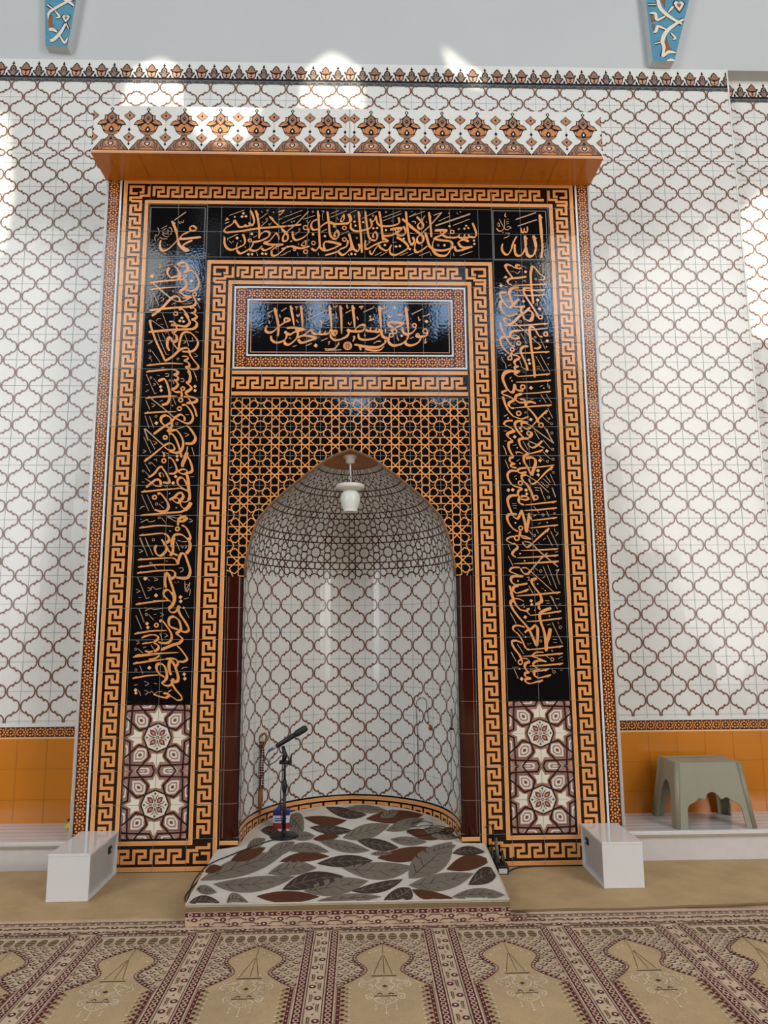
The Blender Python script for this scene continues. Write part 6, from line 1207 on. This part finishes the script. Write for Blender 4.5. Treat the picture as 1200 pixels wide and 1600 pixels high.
for li, (c, (t1, t2, up, lo)) in enumerate(LEAF):
    LHT = 1+li*.06
    def bez(a, m_, b, n=12):
        cx, cy = 2*m_[0]-(a[0]+b[0])/2, 2*m_[1]-(a[1]+b[1])/2
        return [((1-t)**2*a[0]+2*t*(1-t)*cx+t*t*b[0], (1-t)**2*a[1]+2*t*(1-t)*cy+t*t*b[1]) for t in [i/n for i in range(n+1)]]
    U = bez(t1, up, t2); L_ = bez(t1, lo, t2)
    # cells between the two edges, kept where the rug lies
    for i in range(12):
        for j in range(4):
            def pt(i_, j_): return (L_[i_][0]+(U[i_][0]-L_[i_][0])*j_/4, L_[i_][1]+(U[i_][1]-L_[i_][1])*j_/4)
            q = [pt(i, j), pt(i+1, j), pt(i+1, j+1), pt(i, j+1)]
            cx, cy = sum(p[0] for p in q)/4, sum(p[1] for p in q)/4
            if not inside(cx, cy): continue
            q = cliprect(q, (-.80, -.84, .812, 1.0))
            if q: F.add(q, RM[c], LHT)
    vein = M_rdark if c != 'd' else M_rtaupe
    mid = [((a[0]+b[0])/2, (a[1]+b[1])/2) for a, b in zip(U, L_)]
    F.clip = (-.80, -.838, .812, 1.0)
    for i in range(1, 11):
        if inside(*mid[i]) and inside(*mid[i+1 if i < 11 else i]): F.ribbon([mid[i], mid[i+1]], .006, vein, LHT+.03)
    for i in range(2, 10, 2):
        for E_ in (U, L_):
            e = E_[min(i+2, 12)]; a = mid[i]; b = (a[0]+(e[0]-a[0])*.7, a[1]+(e[1]-a[1])*.7)
            if inside(*a) and inside(*b): F.ribbon([a, b], .0045, vein, LHT+.03)
    F.clip = None
F.build('leaf_pattern', rug)
bm = bmesh.new(); q = outline(.0); bm_tube(bm, [(x, y, rz(y)-.002) for x, y in q]+[(q[0][0], q[0][1], rz(q[0][1])-.002)], .006, 6)
fin('edging', bm, M_redge, rug)

# ================================================================== things
# pendant lamp at the dome tip
LX, LY = -.002, .10
lamp = empty('pendant_lamp', (LX, LY, 2.56), 'white pendant lamp with a frosted glass shade hanging at the tip of the niche', 'lamp')
M_lw = mat('white_enamel', (224, 220, 214), .3, kind='trim', vary=.02)
bm = bmesh.new(); bm_lathe(bm, [(0, 2.628), (.050, 2.628), (.052, 2.615), (.034, 2.600), (.030, 2.574), (.010, 2.568), (0, 2.568)], (LX, LY, 0), 28); fin('ceiling_rose', bm, M_lw, lamp)
bm = bmesh.new(); bm_tube(bm, [(LX, LY, 2.57), (LX, LY, 2.50)], .006, 8)
z = 2.50; k = 0
while z > 2.425:   # chain links
    q = [(LX+(.007*math.cos(a) if k % 2 else 0), LY+(0 if k % 2 else .007*math.cos(a)), z-.010+.012*math.sin(a)) for a in [i*math.pi/5 for i in range(11)]]
    bm_tube(bm, q, .0018, 5); z -= .018; k += 1
bm_tube(bm, [(LX+.004, LY, 2.56), (LX+.005, LY, 2.41)], .0022, 6)
fin('chain', bm, M_lw, lamp)
bm = bmesh.new(); bm_lathe(bm, [(0, 2.425), (.088, 2.424), (.096, 2.418), (.096, 2.402), (.090, 2.394), (.060, 2.388), (.032, 2.376), (0, 2.376)], (LX, LY, 0), 40); fin('holder_disc', bm, M_lw, lamp)
M_opal = mat('opal_glass', (226, 228, 220), .18, kind='trim', vary=.01)
bm = bmesh.new(); bm_lathe(bm, [(.034, 2.384), (.050, 2.374), (.064, 2.352), (.068, 2.325), (.062, 2.29), (.050, 2.258), (.046, 2.244), (.050, 2.236), (.047, 2.236), (.042, 2.246), (.055, 2.29), (.060, 2.325), (.045, 2.365)], (LX, LY, 0), 36); fin('glass_shade', bm, M_opal, lamp)

# white boxes
M_wbox = mat('white_laminate', (226, 224, 222), .12, kind='trim', vary=.01)
M_greyp = mat('grey_white_panel', (176, 180, 180), .35, kind='trim', vary=.04)
M_blackp = mat('black_plastic', (22, 21, 22), .4, kind='trim', vary=.1)
def wbox(s, x0, x1, y0, y1, h, z, label, catchy):
    t = empty('white_cabinet', ((x0+x1)/2, (y0+y1)/2, z), label, 'cabinet', 'white boxes at the foot of the mihrab')
    th = .014
    inner = x1 if s < 0 else x0      # open side faces the niche
    outer = x0 if s < 0 else x1
    box('top_panel', x0, y0, z+h-th, x1, y1, z+h, M_wbox, t, .002)
    box('base_panel', x0, y0, z, x1, y1, z+th, M_wbox, t, .002)
    box('front_panel', x0+.001, y0+.002, z+th, x1-.001, y0+th, z+h-th, M_wbox, t, .001)
    box('rear_panel', x0+.001, y1-th, z+th, x1-.001, y1-.002, z+h-th, M_wbox, t, .001)
    a, b = sorted((outer, outer+(th if s < 0 else -th)))
    box('outer_panel', a, y0+th, z+th, b, y1-th, z+h-th, M_wbox, t, .001)
    # recessed inner door, leaning in a little at the bottom
    bm = bmesh.new()
    d0, d1 = .004*s, .018*s
    zb, zt = z+.040, z+h-th-.002
    P = [(inner+d1, y0+.03, zb), (inner+d1, y1-.03, zb), (inner+d0, y1-.018, zt), (inner+d0, y0+.018, zt)]
    Q = [(p[0]+.012*s, p[1], p[2]) for p in P]
    va = [bm.verts.new(p) for p in P]; vb = [bm.verts.new(p) for p in Q]
    bm.faces.new(va); bm.faces.new(vb[::-1])
    for i in range(4): bm.faces.new((va[i], vb[i], vb[(i+1) % 4], va[(i+1) % 4]))
    door = fin('door', bm, M_greyp, t, .002)
    box('kick_panel', *(min(inner+d1, inner+d1-.022*s*-1), y0+th, z+th, max(inner+d1, inner+d1+.022*s), y1-th, zb), M_greyp, t, .001)
    yy = catchy
    xx = inner+d0+(d1-d0)*.25
    box('latch', min(xx, xx-.010*s), yy-.022, z+h*.62, max(xx, xx-.010*s), yy+.022, z+h*.78, M_blackp, door, .003)
    box('latch_button', min(xx-.010*s, xx-.015*s), yy-.007, z+h*.68, max(xx-.010*s, xx-.015*s), yy+.007, z+h*.72, M_greyp, door, .001)
    return t
wbox(-1, -1.640, -1.412, -.482, -.004, .244, .010, 'glossy white box left of the mihrab, recessed grey side facing right', -.14)
wbox(1, 1.428, 1.660, -.425, -.004, .246, .010, 'glossy white box right of the mihrab, recessed grey side facing left', -.12)

# plastic stool
M_stool = mat('grey_green_plastic', (140, 136, 116), .42, kind='trim', vary=.03)
sz, sh_ = .192, .395
st = empty('step_stool', (2.32, .26, sz), 'grey green plastic stool with scalloped edge standing on the marble ledge', 'stool')
def sp(x, y, t):
    """x,y in -1..1 footprint, t height 0..1: legs splay outward"""
    hx = .258-.046*t; hy = .196-.062*t
    return (2.318+x*hx+.0*t, .262+y*hy, sz+t*sh_)
def wallface(bm, prof, axis, side, th=.010):
    """thin side wall with the given opening profile; prof = list of (s,t) lower edge from left foot to right foot"""
    cols = []
    for s_, t in prof:
        row = []
        for k in (0, 1):
            tt = t if k == 0 else 1.0
            if axis == 'x': p = sp(s_, side, tt); q = (p[0], p[1]-side*th, p[2])
            else: p = sp(side, s_, tt); q = (p[0]-side*th, p[1], p[2])
            row.append((bm.verts.new(p), bm.verts.new(q)))
        cols.append(row)
    for a, b in zip(cols, cols[1:]):
        for f in ((a[0][0], b[0][0], b[1][0], a[1][0]), (a[0][1], a[1][1], b[1][1], b[0][1]), (a[0][0], a[0][1], b[0][1], b[0][0]), (a[1][0], b[1][0], b[1][1], a[1][1])):
            try: bm.faces.new(f)
            except ValueError: pass
    for c in (cols[0], cols[-1]):
        bm.faces.new((c[0][0], c[1][0], c[1][1], c[0][1]))
FP = [(-.985, 0), (-.70, 0), (-.69, .30), (-.66, .34), (-.60, .37), (-.46, .405), (-.42, .44), (-.36, .455), (-.30, .45), (-.25, .43), (-.20, .44), (-.15, .50), (-.08, .535), (.02, .545), (.10, .53), (.18, .48), (.23, .435), (.28, .44), (.33, .46), (.40, .462), (.47, .44), (.52, .41), (.62, .385), (.70, .35), (.735, .30), (.75, 0), (.985, 0)]
SP = [(-.97, 0), (-.62, 0), (-.56, .30), (-.45, .52), (-.25, .64), (0, .68), (.25, .64), (.45, .52), (.56, .30), (.62, 0), (.97, 0)]
for side, nm in ((-1, 'front_panel'), (1, 'rear_panel')):
    bm = bmesh.new(); wallface(bm, FP, 'x', side); fin(nm, bm, M_stool, st, .003)
for side in (-1, 1):
    bm = bmesh.new(); wallface(bm, SP, 'y', side); fin('side_panel', bm, M_stool, st, .003)
for sx in (-1, 1):
    for sy in (-1, 1):
        bm = bmesh.new(); a = sp(sx*.955, sy*.945, 0); b = sp(sx*.955, sy*.945, 1)
        bm_tube(bm, [a, b], .019, 12); fin('corner_post', bm, M_stool, st)
bm = bmesh.new()
G_ = [[None]*9 for _ in range(13)]
for i in range(13):
    for j in range(9):
        x, y = -1+2*i/12, -1+2*j/8
        p = sp(x*.985, y*.985, 1)
        G_[i][j] = bm.verts.new((p[0], p[1], p[2]+.004-.014*(1-x*x)*(1 if True else 0)))
for i in range(12):
    for j in range(8): bm.faces.new((G_[i][j], G_[i+1][j], G_[i+1][j+1], G_[i][j+1])).smooth = True
o = fin('seat', bm, M_stool, st); sm = o.modifiers.new('solid', 'SOLIDIFY'); sm.thickness = .012; sm.offset = -1
bv = o.modifiers.new('bevel', 'BEVEL'); bv.width = .005; bv.segments = 3; bv.limit_method = 'ANGLE'

# microphone stand
MX, MY = -.425, .172; mz = rz(MY)
ms_ = empty('microphone_stand', (MX, MY, mz), 'black microphone stand with round base on the leaf rug in the niche', 'microphone stand')
M_blk = mat('black_painted_metal', (18, 18, 19), .42, kind='trim', vary=.1)
bm = bmesh.new(); bm_lathe(bm, [(0, 0), (.088, 0), (.090, .006), (.086, .012), (.03, .018), (.016, .026), (.014, .05), (0, .05)], (MX, MY, mz+.001), 40); fin('base', bm, M_blk, ms_)
bm = bmesh.new(); bm_tube(bm, [(MX, MY, mz+.03), (MX, MY, mz+.29)], .0115, 14); fin('lower_pole', bm, M_blk, ms_)
bm = bmesh.new(); bm_tube(bm, [(MX, MY, mz+.27), (MX, MY, mz+.285), (MX, MY, mz+.30), (MX, MY, mz+.335), (MX, MY, mz+.35)], [.012, .016, .017, .014, .009], 14); fin('height_collar', bm, M_blk, ms_)
bm = bmesh.new(); bm_tube(bm, [(MX, MY, mz+.34), (MX, MY, mz+.49)], .0078, 12); fin('upper_pole', bm, M_blk, ms_)
bm = bmesh.new(); bm_tube(bm, [(MX-.012, MY, mz+.452), (MX+.002, MY, mz+.495), (MX-.014, MY, mz+.555)], [.013, .016, .010], 12)
bm_tube(bm, [(MX-.035, MY, mz+.455), (MX+.04, MY, mz+.452)], .013, 12); fin('clamp', bm, M_blk, ms_)
bm = bmesh.new(); bm_tube(bm, [(MX+.03, MY-.01, mz+.452), (MX+.044, MY-.012, mz+.452)], .017, 12); bm_tube(bm, [(MX+.038, MY-.012, mz+.46), (MX+.044, MY-.012, mz+.51)], .005, 8); fin('wing_screw', bm, M_blk, ms_)
mic = empty('microphone', (MX-.02, MY, mz+.58), 'black handheld microphone tilted up to the right in the stand clip', 'microphone')
a = Vector((MX-.055, MY, mz+.555)); d = Vector((.186, -.01, .112)).normalized()
bm = bmesh.new(); bm_tube(bm, [a, a+d*.02, a+d*.13, a+d*.135], [.014, .0155, .0165, .014], 16); fin('handle', bm, M_blk, mic)
bm = bmesh.new(); bm_tube(bm, [a+d*.135, a+d*.15, a+d*.165, a+d*.215, a+d*.228], [.015, .021, .022, .022, .015], 18); fin('grille', bm, mat('dark_mesh', (30, 30, 31), .55, kind='trim', vary=.2, vs=300), mic)
bm = bmesh.new(); bm_tube(bm, [a-d*.028, a], .009, 12); fin('plug_sleeve', bm, mat('silver_plug', (186, 190, 192), .3, kind='trim', vary=.05, metal=.8), mic)
bm = bmesh.new(); bm_tube(bm, [a-d*.062, a-d*.03], [.006, .010], 12); fin('plug_boot', bm, mat('blue_plug', (40, 92, 130), .4, kind='trim', vary=.05), mic)['label'] = 'blue plug boot'
e = a-d*.062
cab = crom([tuple(e), (e.x-.022, MY, e.z-.05), (e.x-.002, MY-.004, e.z-.085), (e.x+.05, MY-.008, e.z-.06), (MX-.016, MY-.014, mz+.50), (MX-.014, MY-.016, mz+.44), (MX-.014, MY-.014, mz+.36), (MX-.022, MY-.010, mz+.28), (MX-.020, MY-.006, mz+.15), (MX-.010, MY-.02, mz+.05), (MX-.005, MY-.095, mz+.012)], 6)
tail = [(-.495, .09), (-.60, -.03), (-.70, -.16), (-.79, -.29), (-.822, -.42)]
cab += crom([(MX-.005, MY-.095, mz+.012)]+[(x, y, rz(y)+.005) for x, y in tail]+[(-.845, -.52, .10), (-.862, -.56, .03), (-.90, -.43, .014), (-.885, -.22, .014), (-.84, -.10, .014)], 6)[1:]
o = tube('microphone_cable', cab, .0034, M_blk, None, 8); tag(o, 'black cable looping from the microphone and over the left edge of the leaf rug', 'cable')

# blue, white and red pack behind the stand
pk = empty('tissue_pack', (-.455, .36, rz(.36)), 'small blue, white and red packet on the rug behind the microphone stand', 'packet')
bm = bmesh.new()
px0, px1, py0, py1, pz = -.515, -.405, .33, .39, rz(.36)-.003
def pillow(z0, z1, mi):
    n = 8
    rows = []
    for t in (0, .5, 1):
        zz = z0+(z1-z0)*t; f = .97+.03*math.sin(math.pi*t)
        rows.append([bm.verts.new((((px0+px1)/2+(a_*(px1-px0)/2)*f), ((py0+py1)/2+(b_*(py1-py0)/2)*f), zz)) for a_, b_ in ((-1, -1), (-.5, -1.1), (.5, -1.1), (1, -1), (1, 1), (-1, 1))])
    for r0, r1 in zip(rows, rows[1:]):
        for k in range(6): bm.faces.new((r0[k], r0[(k+1) % 6], r1[(k+1) % 6], r1[k])).material_index = mi
    bm.faces.new(rows[-1]).material_index = mi; bm.faces.new(rows[0][::-1]).material_index = mi
pillow(pz+.002, pz+.04, 2); pillow(pz+.04, pz+.085, 1); pillow(pz+.085, pz+.118, 0)
fin('wrapper', bm, [mat('blue_wrapper', (34, 44, 120), .35, kind='trim', vary=.1), mat('white_wrapper', (206, 206, 212), .35, kind='trim', vary=.05), mat('red_wrapper', (150, 40, 56), .35, kind='trim', vary=.1)], pk)
bm = bmesh.new()
for s_ in (0,):
    v = [bm.verts.new(p) for p in ((px0+.01, .345, pz+.116), (px1-.02, .345, pz+.116), (px1-.035, .36, pz+.145), (px0+.035, .36, pz+.145), (px0+.02, .375, pz+.116), (px1-.02, .375, pz+.116))]
    bm.faces.new((v[0], v[1], v[2], v[3])); bm.faces.new((v[4], v[3], v[2], v[5])); bm.faces.new((v[0], v[3], v[4])); bm.faces.new((v[1], v[5], v[2]))
fin('top_fold', bm, MATS['blue_wrapper'], pk)
F = Flat(lambda u, v, h: (u, .3255-h, v)); F.ring((-.452, pz+.108), .014, .006, MATS['red_wrapper'], 1, 12); F.diamond((-.452, pz+.108), .006, MATS['white_wrapper'], 1)
F.rect(-.50, pz+.052, -.43, pz+.058, MATS['blue_wrapper'], 1); F.rect(-.50, pz+.066, -.42, pz+.071, MATS['blue_wrapper'], 1)
F.build('printed_mark', pk)

# long prayer beads hanging on the left of the niche
def nx_at(x):
    for hx, hy in HALF:
        if hx >= abs(x): return hy
bx = -.612; by = nx_at(.612)-.03
pb = empty('prayer_beads', (bx, by, .745), 'long bunch of red brown prayer beads hanging on the left niche wall', 'prayer beads')
M_bead = mat('red_brown_bead', (88, 34, 20), .25, kind='trim', vary=.15, vs=60)
M_wood = mat('light_brown_wood', (150, 102, 58), .5, kind='trim', vary=.12, vs=40)
for k, dx in enumerate((-.020, -.003, .014)):
    bm = bmesh.new()
    z = .70
    while z > .395:
        bmesh.ops.create_icosphere(bm, subdivisions=1, radius=.0088, matrix=Matrix.Translation((bx+dx+.002*math.sin(z*40+k), by+.008*(k % 2), z))); z -= .0165
    for f in bm.faces: f.smooth = True
    fin('bead_strand', bm, M_bead, pb)
bm = bmesh.new()
bm_tube(bm, crom([(bx-.016, by, .70), (bx-.012, by, .735), (bx+.018, by, .76), (bx+.034, by, .74), (bx+.026, by, .70), (bx+.012, by, .67)], 5), [.008]*26, 8); fin('hanging_loop', bm, M_wood, pb)
for dx, l in ((-.015, .255), (-.004, .235), (.008, .245)):
    tube('tassel', [(bx+dx, by, .395), (bx+dx*1.1+.002, by, .33), (bx+dx*.3, by-.002, l)], [.0095, .0085, .004], M_wood, pb, 7)
tube('wall_hook', [(bx, by, .75), (bx, by+.034, .752)], .004, M_blk, pb, 6)

# thin cords hanging on the right side of the niche
def niche_pt(x, z, off=.012):
    return (x, nx_at(x)-off, z)
h1 = empty('hanging_cord', niche_pt(.50, .95), 'thin dark cord looped on the right niche wall with a brown bead near its end', 'cord')
L1 = crom([niche_pt(.468, .32), niche_pt(.47, .50), niche_pt(.470, .70), niche_pt(.462, .90), niche_pt(.475, .955), niche_pt(.505, .972), niche_pt(.53, .95), niche_pt(.532, .90), niche_pt(.545, .80)], 6)
tube('cord', L1, .0022, M_blackp, h1, 6)
bm = bmesh.new(); bm_lathe(bm, [(0, .022), (.009, .016), (.013, .003), (.010, -.010), (0, -.020)], niche_pt(.552, .77), 14); fin('bead', bm, mat('amber_bead', (150, 84, 36), .3, kind='trim', vary=.1), h1)
h2 = empty('hanging_cord', niche_pt(.672, .95), 'thin black double cord with a knot by the right rim of the niche', 'cord')
L2 = crom([(.668, .26, .93), (.664, .25, .86), (.662, .24, .80), (.660, .24, .60), (.654, .25, .42), (.62, .29, .30)], 6)
tube('cord', L2, .002, M_blackp, h2, 6)
tube('cord', crom([(.670, .245, .93), (.672, .235, .86), (.664, .235, .80)], 6), .002, M_blackp, h2, 6)
tube('knot', [(.650, .232, .80), (.664, .235, .803), (.680, .236, .798)], [.004, .008, .004], M_blackp, h2, 8)

# tangled cable on the rug at the right
Q = crom([(.62, .29), (.50, .33), (.43, .30), (.40, .36), (.47, .42), (.54, .37), (.50, .27), (.41, .24), (.36, .20), (.42, .13), (.52, .16), (.60, .20), (.64, .14), (.67, .08), (.70, .035)], 6)
o = tube('tangled_cable', [(x, y, rz(y)+.005+.006*abs(math.sin(i*.9))) for i, (x, y) in enumerate(Q)], .0026, M_blackp, None, 6)
tag(o, 'thin black cable lying tangled on the right of the leaf rug inside the niche', 'cable')

# power sockets and plugs beside the platform
ps = empty('power_strip', (.91, -.08, .01), 'black power adapter with white label and plugs beside the platform', 'power adapter')
box('adapter_body', .872, -.155, .010, .945, -.085, .060, M_blackp, ps, .005)
box('paper_label', .885, -.1565, .016, .935, -.1555, .044, mat('paper_label', (214, 214, 210), .6, kind='trim', vary=.03), ps)['label'] = 'white paper label'
for i, (x, h_) in enumerate(((.862, .155), (.892, .19), (.925, .12))):
    bm = bmesh.new(); bm_tube(bm, [(x, -.05, .012), (x, -.052, h_*.55), (x+.004, -.050, h_*.62), (x+.002, -.045, h_)], [.016, .015, .011, .005], 10); fin('plug', bm, M_blackp if i != 1 else mat('grey_plug', (96, 94, 88), .4, kind='trim', vary=.1), ps)
tube('lead', crom([(.895, -.10, .06), (.885, -.06, .12), (.88, -.03, .22), (.86, -.02, .26), (.83, -.015, .24)], 6), .003, M_blackp, ps, 6)
o = tube('floor_cable', crom([(.945, -.12, .014), (1.02, -.04, .014), (1.15, -.02, .013), (1.30, -.015, .013), (1.428, -.018, .013)], 6), .004, M_blackp, None, 6)
tag(o, 'black cable on the beige carpet along the foot of the mihrab, right side', 'cable')
# thing peeking out behind the left edge of the mihrab
br = empty('hand_brush', (-1.80, .30, .185), 'yellow bristled brush with black handle peeking from behind the left mihrab edge', 'brush')
bm = bmesh.new()
for i in range(10):
    bm_tube(bm, [(-1.72-.011*i, .30, .25-.002*i), (-1.74-.0125*i, .285, .200-.0003*i)], [.008, .006], 6)
fin('bristles', bm, mat('yellow_bristle', (206, 208, 90), .6, kind='trim', vary=.1, vs=50), br)
bm = bmesh.new(); bm_tube(bm, [(-1.735, .30, .292), (-1.80, .30, .262), (-1.835, .30, .246)], [.016, .013, .008], 8); fin('brush_head', bm, M_blackp, br)
